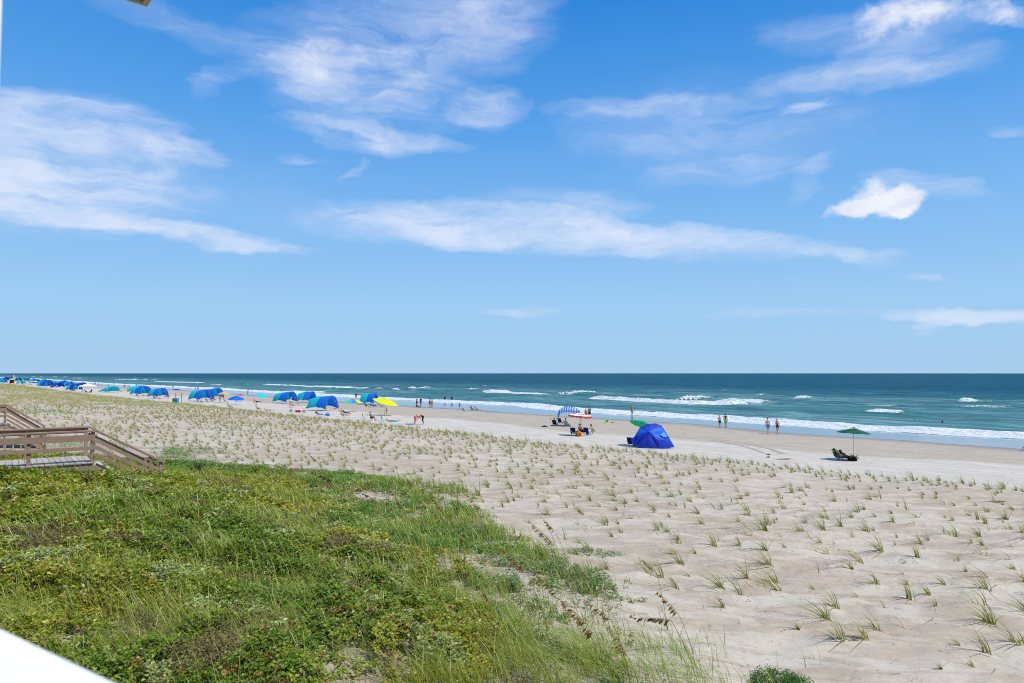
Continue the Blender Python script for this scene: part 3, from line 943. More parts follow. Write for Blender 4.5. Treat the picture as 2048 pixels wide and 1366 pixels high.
for lo, hi, nb, wd, sg in ((0, 30, 22, .013, 3), (30, 60, 20, .019, 2), (60, 120, 16, .030, 2), (120, 260, 14, .05, 1), (260, 2000, 14, .10, 1)):
    ii = rest[(d[rest] >= lo) & (d[rest] < hi)]
    if not len(ii): continue
    P = np.repeat(np.stack([pts[ii, 0], pts[ii, 1], gz[ii]], 1), nb, 0)
    b_, l_, h_, t_c = tuft_geo(RNG, len(P), 1.0, 0.0 if lo < 60 else .22)
    hs_ = np.repeat(size[ii] * (1 if lo < 120 else 1.15), nb)
    wide = 1 if lo < 120 else (8 if lo < 260 else 16)
    base = P + b_ * np.array([wide, wide, 1])
    V, F, T = blades(base, l_ * hs_[:, None], h_ * hs_, np.full(len(P), wd), t_c, .6, seg=sg)
    VV.append(V); FF.append(F + nv); TT.append(T); nv += len(V)
far_tufts = np_obj('planted_beach_grass', np.concatenate(VV), FF, M_BLADE, attrs={'tint': np.concatenate(TT)})
tag(far_tufts, 'distant rows of planted beach grass along the dune foot', None, None, 'stuff')

# drifts of blown sand in the lee of every nearer tuft, scour on its windward side
bv = np.empty(len(beach.data.vertices) * 3, np.float32); beach.data.vertices.foreach_get('co', bv); bv = bv.reshape(-1, 3)
sub = np.nonzero((np.hypot(bv[:, 0], bv[:, 1]) < 34) & (bv[:, 1] > 5) & (bv[:, 0] > -9))[0]
sx, sy = bv[sub, 0], bv[sub, 1]; add = np.zeros(len(sub))
for i in np.nonzero((d < 33))[0][:900]:
    ddx = sx - pts[i, 0]; ddy = sy - pts[i, 1]
    m = (np.abs(ddx) < 1.1) & (np.abs(ddy) < .6)
    k = size[i] / .45
    add[m] += k * (.055 * np.exp(-((ddx[m] + .26) / (.34 * k)) ** 2 - (ddy[m] / (.13 * k)) ** 2) - .035 * np.exp(-((ddx[m] - .15) / .14) ** 2 - (ddy[m] / .17) ** 2))
bv[sub, 2] += add
beach.data.vertices.foreach_set('co', bv.ravel()); beach.data.update()
# dry straw and bits of stick lying on the open sand
n = 900
rr_ = np.sqrt(RNG.uniform(7 ** 2, 36 ** 2, n)); aa_ = RNG.uniform(R(-20), R(40), n)
x = rr_ * np.sin(aa_); y = rr_ * np.cos(aa_); kp = veg_cover(x, y) < .2; x, y = x[kp], y[kp]; n = len(x)
ang = RNG.normal(math.pi, .8, n); ln = RNG.uniform(.08, .42, n) * np.where(RNG.random(n) < .06, 2, 1)
tc = np.where(RNG.random((n, 1)) < .5, (0.16, 0.11, 0.07), (0.30, 0.235, 0.14)) * RNG.uniform(.6, 1.2, (n, 1))
V, F, T = blades(np.stack([x, y, ground_z(x, y) + .02], 1), np.stack([np.cos(ang) * ln, np.sin(ang) * ln], 1), RNG.uniform(0, .05, n), RNG.uniform(.008, .022, n), tc, .2, seg=2)
o = np_obj('beach_straw', V, [F], M_BLADE, attrs={'tint': T})
tag(o, 'dry straw and bits of stick scattered on the planted sand', None, None, 'stuff')

# ------------------------------------------------------------------ single plants
def leafy_plant(name, label, cat, px, py, rad, hgt, nspr, llen, lwid, tint, group=None, stretch=(1, 1), nleaf=7):
    h = ground_hit(px, py)
    rng = np.random.default_rng(int(px * 7 + py))
    th = rng.uniform(0, 6.28, nspr); rr = np.sqrt(rng.random(nspr)) * rad
    lx = np.cos(th) * rr * stretch[0]; ly = np.sin(th) * rr * stretch[1]
    lump = .55 + .9 * fbm(lx * 3 + px, ly * 3 + py, 2)
    top = hgt * np.sqrt(np.clip(1.05 - (rr / rad) ** 2, .05, 1)) * lump
    lz = ground_z(h.x + lx, h.y + ly) - h.z + top * (1 - .7 * rng.random(nspr) ** 1.5)
    up = unit(np.stack([lx / rad * .7 + rng.normal(0, .25, nspr), ly / rad * .7 + rng.normal(0, .25, nspr), np.full(nspr, 1.0)], 1))
    V, F, T = sprigs(np.stack([lx, ly, lz], 1), up, nleaf, np.full(nspr, llen), np.full(nspr, lwid), np.tile(np.array([tint]), (nspr, 1)), .16, llen * 1.1, rng)
    root = thing(name, label, cat, h, 0, group)
    np_obj('foliage', V, [F], M_LEAF, root, False, {'tint': T})
    k = max(6, nspr // 6)
    ii = rng.integers(0, nspr, k)
    tips = np.stack([lx[ii], ly[ii], lz[ii]], 1)
    b0 = tips * np.array([.25, .25, 0])
    V, F, T = blades(b0, (tips - b0)[:, :2], tips[:, 2] * 1.25, np.full(k, .012), np.tile(np.array([[.16, .13, .07]]), (k, 1)), .2, rng)
    np_obj('stem', V, [F], M_BLADE, root, True, {'tint': T})
    return root
EL = (0.170, 0.270, 0.100)
for lab, px, py, rad, hg, ns, st in (
    ('largest grey green beach elder bush at the edge of the bare sand', 1180, 1178, .55, .38, 190, (1, .8)),
    ('grey green beach elder bush left of the largest one', 1120, 1150, .50, .34, 150, (1, .8)),
    ('tangled beach elder beside a tall sea oat stalk', 1085, 1120, .42, .32, 110, (1, .8)),
    ('low trailing beach elder reaching right over pale sand', 1185, 1108, .62, .14, 90, (1.5, .5)),
    ('small isolated beach elder on open sand beyond the scrub', 918, 1022, .30, .36, 50, (.7, .7)),
    ('tiny beach elder seedling standing alone on the sand', 1035, 1088, .16, .16, 14, (1, 1)),
    ('small beach elder with few leaves under the seed heads', 1125, 1240, .17, .22, 22, (1, 1)),
    ('low beach elder in the middle of the sandy gap in the scrub', 1000, 1130, .45, .30, 90, (1.2, .7)),
    ('sparse beach elder at the left end of the sandy gap', 880, 1075, .5, .30, 90, (1.2, .7)),
    ('loose beach elder just above the bottom grass', 1065, 1225, .4, .28, 60, (1.2, .7)),
    ('scattered low beach elder right of the largest bush', 1245, 1198, .36, .10, 26, (1.4, .6)),
    ('upright beach elder among grass at the scrub corner', 1022, 1180, .33, .45, 80, (.8, .8)),
    ('broken patch of beach elder above the lower scrub edge', 955, 1075, .6, .36, 150, (1.2, .8))):
    leafy_plant('beach_elder', lab, 'shrub', px, py, rad, hg, ns, .062, .026, EL, 'beach elder plants at the scrub edge', st)
leafy_plant('sea_rocket', 'bright green bushy herb at the bottom edge of the sand', 'plant', 1562, 1372, .38, .26, 220, .06, .016, (0.055, 0.155, 0.022), None, (1.2, 1))
leafy_plant('dune_herb', 'bright green herb mat at the tip of the scrub by open sand', 'plant', 862, 976, .8, .28, 130, .06, .02, (0.045, 0.150, 0.022), None, (1.5, .8))
leafy_plant('dune_herb', 'separate small clump of dark green herb beyond the scrub tip', 'plant', 915, 984, .42, .26, 60, .06, .02, (0.045, 0.140, 0.026), None, (1.2, .8))
leafy_plant('dune_herb', 'green herb clump leaning over sand right of the steps', 'plant', 380, 905, 1.3, .35, 240, .07, .022, (0.05, 0.165, 0.022), None, (1.8, .8))

leafy_plant('dune_herb', 'green herbs filling the far side of the nearer boardwalk', 'plant', 120, 893, 2.4, .5, 420, .08, .026, (0.13, 0.30, 0.035), None, (1.6, 1))
leafy_plant('dune_herb', 'green herb bank beside the farther small boardwalk', 'plant', 62, 826, 2.6, .55, 300, .10, .03, (0.13, 0.28, 0.04), None, (1.8, 1))
for lab, px_, py_, rd_, hg_ in (('bright green herb bush hiding the foot of the boardwalk steps', 335, 958, .55, .55), ('bright green herb bush between the steps and the yucca', 365, 952, .6, .5), ('bright green herb bush just right of the yucca', 440, 958, .8, .45),
        ('bushy green herbs midway along the scrub far edge', 560, 962, 1.0, .42), ('bushy green herbs below the small far seed head', 660, 965, 1.0, .40), ('bushy green herbs left of the scrub tip', 760, 968, .9, .36), ('tall green herbs behind the stair end post', 350, 915, .8, .5)):
    leafy_plant('dune_herb', lab, 'plant', px_, py_, rd_, hg_, 190, .075, .026, (0.155, 0.335, 0.045), 'green herbs along the far scrub edge', (1.4, .8))
# spiky yucca by the foot of the steps
h = ground_hit(392, 962)
root = thing('yucca', 'dark spiky yucca growing in green herbs right of the steps', 'plant', (h.x, h.y, h.z))
nb = 64
ang = RNG.uniform(0, 6.28, nb); elv = RNG.uniform(.15, 1.45, nb); ln = RNG.uniform(.45, .72, nb)
lean = np.stack([np.cos(ang) * np.cos(elv) * ln, np.sin(ang) * np.cos(elv) * ln], 1)
V, F, T = blades(np.tile(np.array([[0, 0, .15]]), (nb, 1)), lean, ln * np.sin(elv) * 1.1, np.full(nb, .045), np.tile(np.array([[.030, .075, .022]]), (nb, 1)) * RNG.uniform(.7, 1.3, (nb, 1)), .1)
np_obj('leaf_rosette', V, [F], M_BLADE, root, True, {'tint': T})

# ------------------------------------------------------------------ sea oats with seed heads
def at_depth(px, py, yd):
    d = px_dir(px, py)
    k = yd / d.y
    return np.array((d.x * k, yd, CAM_Z + d.z * k))

def tube_np(P, rad, nsd=5):
    P = np.asarray(P, float); n = len(P)
    T = unit(np.gradient(P, axis=0))
    A = np.cross(T, np.array([0.31, .2, .93])); A = unit(A)
    B = np.cross(T, A)
    th = np.arange(nsd) * 2 * math.pi / nsd
    V = P[:, None, :] + np.asarray(rad)[:, None, None] * (np.cos(th)[None, :, None] * A[:, None, :] + np.sin(th)[None, :, None] * B[:, None, :])
    F = []
    for i in range(n - 1):
        for k in range(nsd):
            F.append((i * nsd + k, i * nsd + (k + 1) % nsd, (i + 1) * nsd + (k + 1) % nsd, (i + 1) * nsd + k))
    return V.reshape(-1, 3), np.array(F)

M_STALK = leaf_material('stalk', .1, .6)
OATS = [
    ((1057, 1040), (1103, 1085), (1150, 1215), 'g', 'tallest seed head arching over open sand'),
    ((1081, 1033), (1108, 1060), (1146, 1165), 'g', 'shorter head just behind the tallest arch'),
    ((1003, 1095), (1050, 1140), (1102, 1290), 'b', 'heavy brown head above the elder bushes'),
    ((1070, 1145), (1115, 1190), (1166, 1330), 'b', 'brown head leaning left in front of the largest elder'),
    ((1120, 1197), (1186, 1266), (1240, 1400), 'b', 'longest brown head low over the grass'),
    ((1174, 1202), (1222, 1240), (1262, 1370), 'g', 'golden head below the largest elder bush'),
    ((1285, 1118), (1311, 1142), (1336, 1262), 'g', 'thin head on a bent stalk alone on the sand'),
    ((1315, 1182), (1356, 1226), (1392, 1335), 'b', 'dark head standing right of all the elder'),
    ((1273, 1236), (1342, 1240), (1405, 1400), 'd', 'dark head blown flat and horizontal'),
    ((1219, 1254), (1249, 1302), (1290, 1410), 'b', 'upright narrow head near the bottom grass'),
    ((783, 980), (804, 1016), (831, 1062), 'b', 'brown head over the herb mat'),
    ((861, 990), (884, 1020), (906, 1092), 'b', 'brown head right of the herb mat over sand'),
    ((809, 950), (826, 972), (836, 1006), 'r', 'reddish head seen against the planted field'),
    ((930, 984), (959, 1017), (966, 1086), 'g', 'thin drooping head beside the isolated elder'),
    ((623, 944), (666, 962), (692, 1012), 'd', 'dark head lying low on green herbs'),
    ((618, 908), (633, 922), (651, 956), 'b', 'small far head against the pale field'),
    ((717, 984), (738, 992), (761, 1032), 'd', 'short dark head by a bare patch in the scrub'),
    ((865, 1022), (882, 1041), (902, 1102), 'b', 'brown head in grey green leaves'),
    ((634, 1039), (653, 1066), (691, 1152), 'y', 'pale head rising from middle scrub'),
    ((68, 924), (96, 942), (146, 1092), 'y', 'long yellow stalk left of the boardwalk post'),
    ((186, 956), (206, 976), (246, 1092), 'y', 'yellow stalk under the boardwalk steps'),
    ((215, 892), (238, 918), (272, 1012), 'y', 'yellow stalk crossing the stair rails'),
    ((235, 985), (250, 1006), (266, 1082), 'y', 'short yellow stalk below the steps'),
    ((560, 1085), (576, 1112), (596, 1212), 'y', 'pale thin stalk over yellow grass'),
    ((838, 1112), (845, 1142), (856, 1200), 'r', 'reddish stalk standing upright in scrub'),
    ((915, 1052), (926, 1082), (932, 1180), 'r', 'red brown stalk in elder leaves'),
    ((964, 1176), (977, 1200), (1002, 1290), 'b', 'small brown head over bare sand gap'),
]
for tip, hb, foot, kind, where in OATS:
    g = ground_hit(*foot)
    yd = g.y
    p0 = np.array(g)
    p2 = at_depth(hb[0], hb[1], yd + .05)
    p3 = at_depth(tip[0], tip[1], yd + .10)
    mid = p0 + (p2 - p0) * .55 + np.array([(p0[0] - p2[0]) * .18, 0, (p2[2] - p0[2]) * .06])
    ts = np.linspace(0, 1, 9)[:, None]
    c1 = (1 - ts) ** 2 * p0 + 2 * ts * (1 - ts) * mid + ts ** 2 * p2
    hd = p3 - p2
    th_ = np.linspace(0, 1, 8)[1:, None]
    sag = np.array([0, 0, -1]) * np.linalg.norm(hd) * .10
    c2 = p2 + hd * th_ + sag * (th_ ** 2) + np.array([0, 0, 1]) * np.linalg.norm(hd) * .10 * th_
    P = np.concatenate([c1, c2]) - p0
    rng = np.random.default_rng(int(tip[0] * 13 + tip[1]))
    L = float(np.linalg.norm(hd))
    root = thing('sea_oat', 'sea oat, ' + where, 'grass stalk', p0, 0, 'sea oat stalks in the dune')
    sc = {'g': (.30, .23, .07), 'b': (.28, .20, .08), 'd': (.20, .13, .06), 'r': (.26, .11, .05), 'y': (.34, .27, .06)}[kind]
    hc = {'g': (.42, .27, .09), 'b': (.36, .21, .07), 'd': (.22, .125, .05), 'r': (.34, .15, .06), 'y': (.48, .36, .14)}[kind]
    rr = np.linspace(.0045, .0022, len(P)) * max(1.0, yd / 12)
    V, F = tube_np(P, rr, 5)
    np_obj('stem', V, [F], M_STALK, root, True, {'tint': np.tile(np.array([sc]), (len(V), 1)) * np.linspace(.75, 1.15, len(V))[:, None]})
    # flat spikelets hanging from the windward side of the head
    ns = int(18 + L * 34) if kind != 'y' else 18
    f = np.sort(rng.random(ns))
    cp = (np.array([np.interp(f, np.linspace(0, 1, 8), np.concatenate([[c1[-1][k]], c2[:, k]])) for k in range(3)]).T) - p0
    dirh = hd / L
    d_ = unit(np.tile(dirh, (ns, 1)) * .55 + np.array([[-.10, 0, -.95]]) * rng.uniform(.5, 1.1, (ns, 1)) + rng.normal(0, .16, (ns, 3)))
    nr_ = unit(rng.normal(0, 1, (ns, 3)) + np.array([[0, -1.2, .3]]))
    sl = rng.uniform(.7, 1.2, ns) * (.050 + .10 * L) * (1 if kind != 'y' else .55) * (1.1 - .45 * f)
    V, F, T = leaves_mesh(cp, d_, nr_, sl, sl * .27, np.tile(np.array([hc]), (ns, 1)) * rng.uniform(.6, 1.35, (ns, 1)), .12)
    np_obj('seed_head', V, [F], M_STALK, root, False, {'tint': T})
    # long basal leaves
    nb = 7
    ang = rng.normal(math.pi, .9, nb); ln = rng.uniform(.35, .8, nb)
    lean = np.stack([np.cos(ang) * ln * .75, np.sin(ang) * ln * .5], 1)
    V, F, T = blades(np.zeros((nb, 3)), lean, ln * .8, np.full(nb, .010), np.tile(np.array([[.11, .17, .035]]), (nb, 1)) * rng.uniform(.7, 1.4, (nb, 1)), .75, rng, 5)
    np_obj('leaf_blade', V, [F], M_BLADE, root, True, {'tint': T})
# ------------------------------------------------------------------ small object toolkit
_MC = {}
def mat(name, col, rough=.6, var=.12, scale=8.0, spec=.3, trans=0.0, bump=0.0, stretch=(1, 1, 1)):
    if name in _MC: return _MC[name]
    m, N, b, out = new_mat(name)
    pos = N.node('ShaderNodeTexCoord').outputs['Object']
    n = N.noise(N.vmath('MULTIPLY', pos, stretch), scale, 4, .6)
    lo = tuple(c * (1 - var) for c in col); hi = tuple(min(1, c * (1 + var)) for c in col)
    c = N.mix(n, lo, hi)
    N.put(b.inputs['Base Color'], c)
    b.inputs['Roughness'].default_value = rough
    b.inputs['Specular IOR Level'].default_value = spec
    if bump:
        N.put(b.inputs['Normal'], N.bump(n, bump, .02))
    if trans:
        tr = N.node('ShaderNodeBsdfTranslucent'); N.put(tr.inputs['Color'], c)
        mx = N.node('ShaderNodeMixShader'); mx.inputs[0].default_value = trans
        N.t.links.new(b.outputs[0], mx.inputs[1]); N.t.links.new(tr.outputs[0], mx.inputs[2])
        N.t.links.new(mx.outputs[0], out.inputs[0])
    _MC[name] = m
    return m

def striped(name, colA, colB, axis_, freq, trans=.25):
    if name in _MC: return _MC[name]
    m, N, b, out = new_mat(name)
    pos = N.node('ShaderNodeTexCoord').outputs['Object']
    v = N.sep(pos)[axis_]
    f = N.math('GREATER_THAN', N.math('FRACT', N.mul(N.add(v, 50.0), freq)), .5)
    c = N.mix(f, colA, colB)
    N.put(b.inputs['Base Color'], c); b.inputs['Roughness'].default_value = .7
    tr = N.node('ShaderNodeBsdfTranslucent'); N.put(tr.inputs['Color'], c)
    mx = N.node('ShaderNodeMixShader'); mx.inputs[0].default_value = trans
    N.t.links.new(b.outputs[0], mx.inputs[1]); N.t.links.new(tr.outputs[0], mx.inputs[2])
    N.t.links.new(mx.outputs[0], out.inputs[0])
    _MC[name] = m
    return m

class MB:
    """collects simple shapes, then links them as one mesh"""
    def __init__(self):
        self.v, self.f = [], []
    def raw(self, V, F):
        n = len(self.v)
        self.v += [tuple(p) for p in V]
        self.f += [tuple(i + n for i in q) for q in F]
        return self
    def box(self, c, size, rot=None, taper=1.0):
        x, y, z = (q / 2 for q in size)
        P = [Vector(p) for p in ((-x, -y, -z), (x, -y, -z), (x, y, -z), (-x, y, -z), (-x * taper, -y * taper, z), (x * taper, -y * taper, z), (x * taper, y * taper, z), (-x * taper, y * taper, z))]
        if rot is not None: P = [rot @ p for p in P]
        c = Vector(c)
        return self.raw([p + c for p in P], [(0, 3, 2, 1), (4, 5, 6, 7), (0, 1, 5, 4), (1, 2, 6, 5), (2, 3, 7, 6), (3, 0, 4, 7)])
    def bevel_box(self, c, size, rot=None, bev=.02):
        """box with chamfered vertical and horizontal edges"""
        bm = bmesh.new()
        bmesh.ops.create_cube(bm, size=1.0)
        for v in bm.verts: v.co = Vector((v.co.x * size[0], v.co.y * size[1], v.co.z * size[2]))
        bmesh.ops.bevel(bm, geom=bm.edges[:], offset=bev, segments=2, affect='EDGES', profile=.6)
        bm.verts.index_update()
        V = [(rot @ v.co if rot is not None else v.co) + Vector(c) for v in bm.verts]
        F = [[v.index for v in f.verts] for f in bm.faces]
        bm.free()
        return self.raw(V, F)
    def beam(self, a, b, w, h, up=(0, 0, 1)):
        a, b = Vector(a), Vector(b)
        d = (b - a); L = d.length; d.normalize()
        up = Vector(up)
        s = d.cross(up).normalized(); u = s.cross(d).normalized()
        M = Matrix((s, d, u)).transposed()
        return self.box((a + b) / 2, (w, L, h), M)
    def tube(self, P, r, n=6, closed=False, caps=True):
        P = [Vector(p) for p in P]
        rr = r if hasattr(r, '__len__') else [r] * len(P)
        V, F = [], []
        prev = None
        m = len(P)
        for i, p in enumerate(P):
            if closed: t = P[(i + 1) % m] - P[i - 1]
            else: t = P[min(i + 1, m - 1)] - P[max(i - 1, 0)]
            t.normalize()
            if prev is None:
                a = t.cross(Vector((0, 0, 1)) if abs(t.z) < .9 else Vector((1, 0, 0))).normalized()
            else:
                a = (prev - t * prev.dot(t)).normalized()
            prev = a
            bq = t.cross(a)
            for k in range(n):
                th = 2 * math.pi * k / n
                V.append(p + (a * math.cos(th) + bq * math.sin(th)) * rr[i])
        for i in range(m if closed else m - 1):
            j = (i + 1) % m
            for k in range(n):
                F.append((i * n + k, i * n + (k + 1) % n, j * n + (k + 1) % n, j * n + k))
        if caps and not closed:
            F.append(tuple(range(n - 1, -1, -1))); F.append(tuple((m - 1) * n + k for k in range(n)))
        return self.raw(V, F)
    def lathe(self, prof, n=16, c=(0, 0, 0), M=None):
        V, F = [], []
        c = Vector(c)
        for r, z in prof:
            for k in range(n):
                th = 2 * math.pi * k / n
                p = Vector((r * math.cos(th), r * math.sin(th), z))
                V.append((M @ p if M is not None else p) + c)
        for i in range(len(prof) - 1):
            for k in range(n):
                F.append((i * n + k, i * n + (k + 1) % n, (i + 1) * n + (k + 1) % n, (i + 1) * n + k))
        return self.raw(V, F)
    def sphere(self, c, r, n=10, m=7, sc=(1, 1, 1)):
        prof = [(max(math.sin(math.pi * i / m), 1e-3) * r, -math.cos(math.pi * i / m) * r) for i in range(m + 1)]
        M = Matrix.Diagonal(sc)
        return self.lathe(prof, n, c, M)
    def sheet(self, fn, nu, nv, thick=0.0):
        P = [[Vector(fn(i / nu, j / nv)) for j in range(nv + 1)] for i in range(nu + 1)]
        w = nv + 1
        V = [p for row in P for p in row]
        F = [(i * w + j, (i + 1) * w + j, (i + 1) * w + j + 1, i * w + j + 1) for i in range(nu) for j in range(nv)]
        return self.raw(V, F)
    def build(self, name, material, parent=None, smooth=False, label=None):
        me = bpy.data.meshes.new(name)
        me.from_pydata([tuple(p) for p in self.v], [], self.f)
        if smooth:
            me.polygons.foreach_set('use_smooth', [True] * len(me.polygons))
        me.update()
        if material: me.materials.append(material)
        o = link(bpy.data.objects.new(name, me), parent)
        if label: o['label'] = label
        return o

def copy_tree(o, parent=None):
    c = o.copy()
    COL.objects.link(c)
    if parent is not None:
        c.parent = parent
        c.matrix_parent_inverse = o.matrix_parent_inverse.copy()
    for ch in list(o.children):
        copy_tree(ch, c)
    return c

FABRIC = {
    'teal': mat('teal_fabric', (0.010, 0.50, 0.56), .75, .06, 3, .2, .35),
    'blue': mat('blue_fabric', (0.010, 0.165, 0.68), .75, .06, 3, .2, .35),
    'royal': mat('royal_fabric', (0.006, 0.06, 0.50), .75, .06, 3, .2, .30),
    'navy': mat('navy_fabric', (0.010, 0.018, 0.085), .8, .15, 6, .2),
    'green': mat('green_fabric', (0.010, 0.42, 0.17), .7, .06, 3, .2, .35),
    'forest': mat('forest_green_fabric', (0.004, 0.085, 0.040), .7, .08, 3, .25, .12),
    'lime': mat('lime_fabric', (0.42, 0.62, 0.05), .8, .08, 6, .2, .1),
    'yellow': mat('yellow_fabric', (0.72, 0.78, 0.01), .7, .04, 3, .2, .35),
    'orange': mat('orange_fabric', (0.82, 0.27, 0.02), .7, .06, 4, .2, .25),
    'red': mat('red_fabric', (0.62, 0.03, 0.03), .7, .08, 4, .2, .2),
    'pink': mat('pink_fabric', (0.62, 0.17, 0.19), .8, .1, 6, .2),
    'white': mat('white_fabric', (0.78, 0.78, 0.77), .8, .05, 5, .2, .15),
    'grey': mat('grey_fabric', (0.32, 0.33, 0.34), .8, .1, 6, .2),
    'black': mat('black_fabric', (0.012, 0.012, 0.015), .8, .2, 6, .2),
    'cyan': mat('cyan_fabric', (0.03, 0.56, 0.62), .75, .06, 4, .2, .3),
    'sky': mat('pale_blue_fabric', (0.30, 0.53, 0.68), .75, .08, 4, .2, .2),
    'tan': mat('tan_fabric', (0.62, 0.40, 0.12), .75, .08, 4, .2, .25),
    'brightgreen': mat('bright_green_fabric', (0.06, 0.62, 0.03), .8, .08, 6, .2),
    'midblue': mat('mid_blue_fabric', (0.03, 0.20, 0.55), .8, .08, 6, .2),
    'purple': mat('violet_fabric', (0.12, 0.05, 0.35), .75, .06, 4, .2, .3),
}
M_STEEL = mat('pale_metal', (0.62, 0.62, 0.60), .35, .08, 20, .5)
M_DARKPOLE = mat('dark_pole', (0.10, 0.10, 0.10), .5, .1, 20, .4)
M_WOODPOLE = mat('wood_pole', (0.55, 0.45, 0.32), .6, .15, 20, .3)
SKIN = {
    'fair': mat('fair_skin', (0.56, 0.33, 0.24), .55, .06, 10, .3),
    'tan': mat('tanned_skin', (0.40, 0.20, 0.125), .55, .06, 10, .3),
    'dark': mat('dark_skin', (0.16, 0.075, 0.045), .5, .08, 10, .3),
    'pink': mat('sunburnt_skin', (0.58, 0.27, 0.20), .55, .06, 10, .3),
}
HAIR = {
    'dark': mat('dark_hair', (0.020, 0.014, 0.010), .6, .2, 40, .3),
    'brown': mat('brown_hair', (0.075, 0.040, 0.022), .6, .2, 40, .3),
    'blond': mat('blond_hair', (0.36, 0.24, 0.11), .6, .2, 40, .3),
    'grey': mat('grey_hair', (0.40, 0.39, 0.38), .6, .2, 40, .3),
}
M_EYE = mat('eye', (0.015, 0.012, 0.010), .2, .05, 5, .5)
# ------------------------------------------------------------------ weathered wood
def wood_material(name, base, hi, grain_axis=1):
    m, N, b, out = new_mat(name)
    tc = N.node('ShaderNodeTexCoord').outputs['Object']
    inf = N.node('ShaderNodeObjectInfo').outputs['Random']
    st = [18, 18, 18]; st[grain_axis] = 1.2
    v = N.vmath('ADD', N.vmath('MULTIPLY', tc, tuple(st)), N.comb(N.mul(inf, 37.0), N.mul(inf, 11.0), N.mul(inf, 5.0)))
    g = N.noise(v, 1.6, 6, .65, .8)
    blot = N.noise(tc, 2.3, 4, .6)
    c = N.mix(g, base, hi)
    c = N.mix(N.smooth(blot, .5, .75, 0, .55), c, tuple(q * .55 for q in base))
    c = N.mix(N.mul(inf, .35), c, tuple(q * 1.35 for q in hi))
    N.put(b.inputs['Base Color'], c)
    b.inputs['Roughness'].default_value = .85
    b.inputs['Specular IOR Level'].default_value = .2
    N.put(b.inputs['Normal'], N.bump(g, .5, .006))
    return m
M_WOOD = wood_material('weathered_wood', (0.130, 0.080, 0.055), (0.350, 0.240, 0.175))
M_WOOD_TOP = wood_material('silvered_wood', (0.23, 0.205, 0.185), (0.40, 0.37, 0.34))
M_WOOD_X = wood_material('weathered_post', (0.135, 0.090, 0.066), (0.345, 0.250, 0.190), 2)

NV = Vector((0.8, 0.6, 0)); UV = Vector((-0.6, 0.8, 0))
def local_beam(name, a, b, w, h, material, parent, up=(0, 0, 1), jitter=0.0):
    """a board whose own Y axis runs along its length"""
    a, b = Vector(a), Vector(b)
    d = b - a; L = d.length; d.normalize()
    s = d.cross(Vector(up)).normalized(); u = s.cross(d).normalized()
    mb = MB()
    mb.bevel_box((0, 0, 0), (w, L, h), None, min(w, h) * .12)
    o = mb.build(name, material, parent)
    M = Matrix((s, d, u)).transposed().to_4x4()
    M.translation = (a + b) / 2
    o.matrix_local = M
    if jitter:
        o.rotation_euler.z += random.uniform(-jitter, jitter)
    return o
def local_post(name, p, z0, z1, w, material, parent):
    mb = MB()
    mb.bevel_box((0, 0, (z1 - z0) / 2), (w, w, z1 - z0), None, .008)
    o = mb.build(name, material, parent)
    o.location = (p[0], p[1], z0)
    o.rotation_euler = (0, 0, math.atan2(.6, .8))
    return o

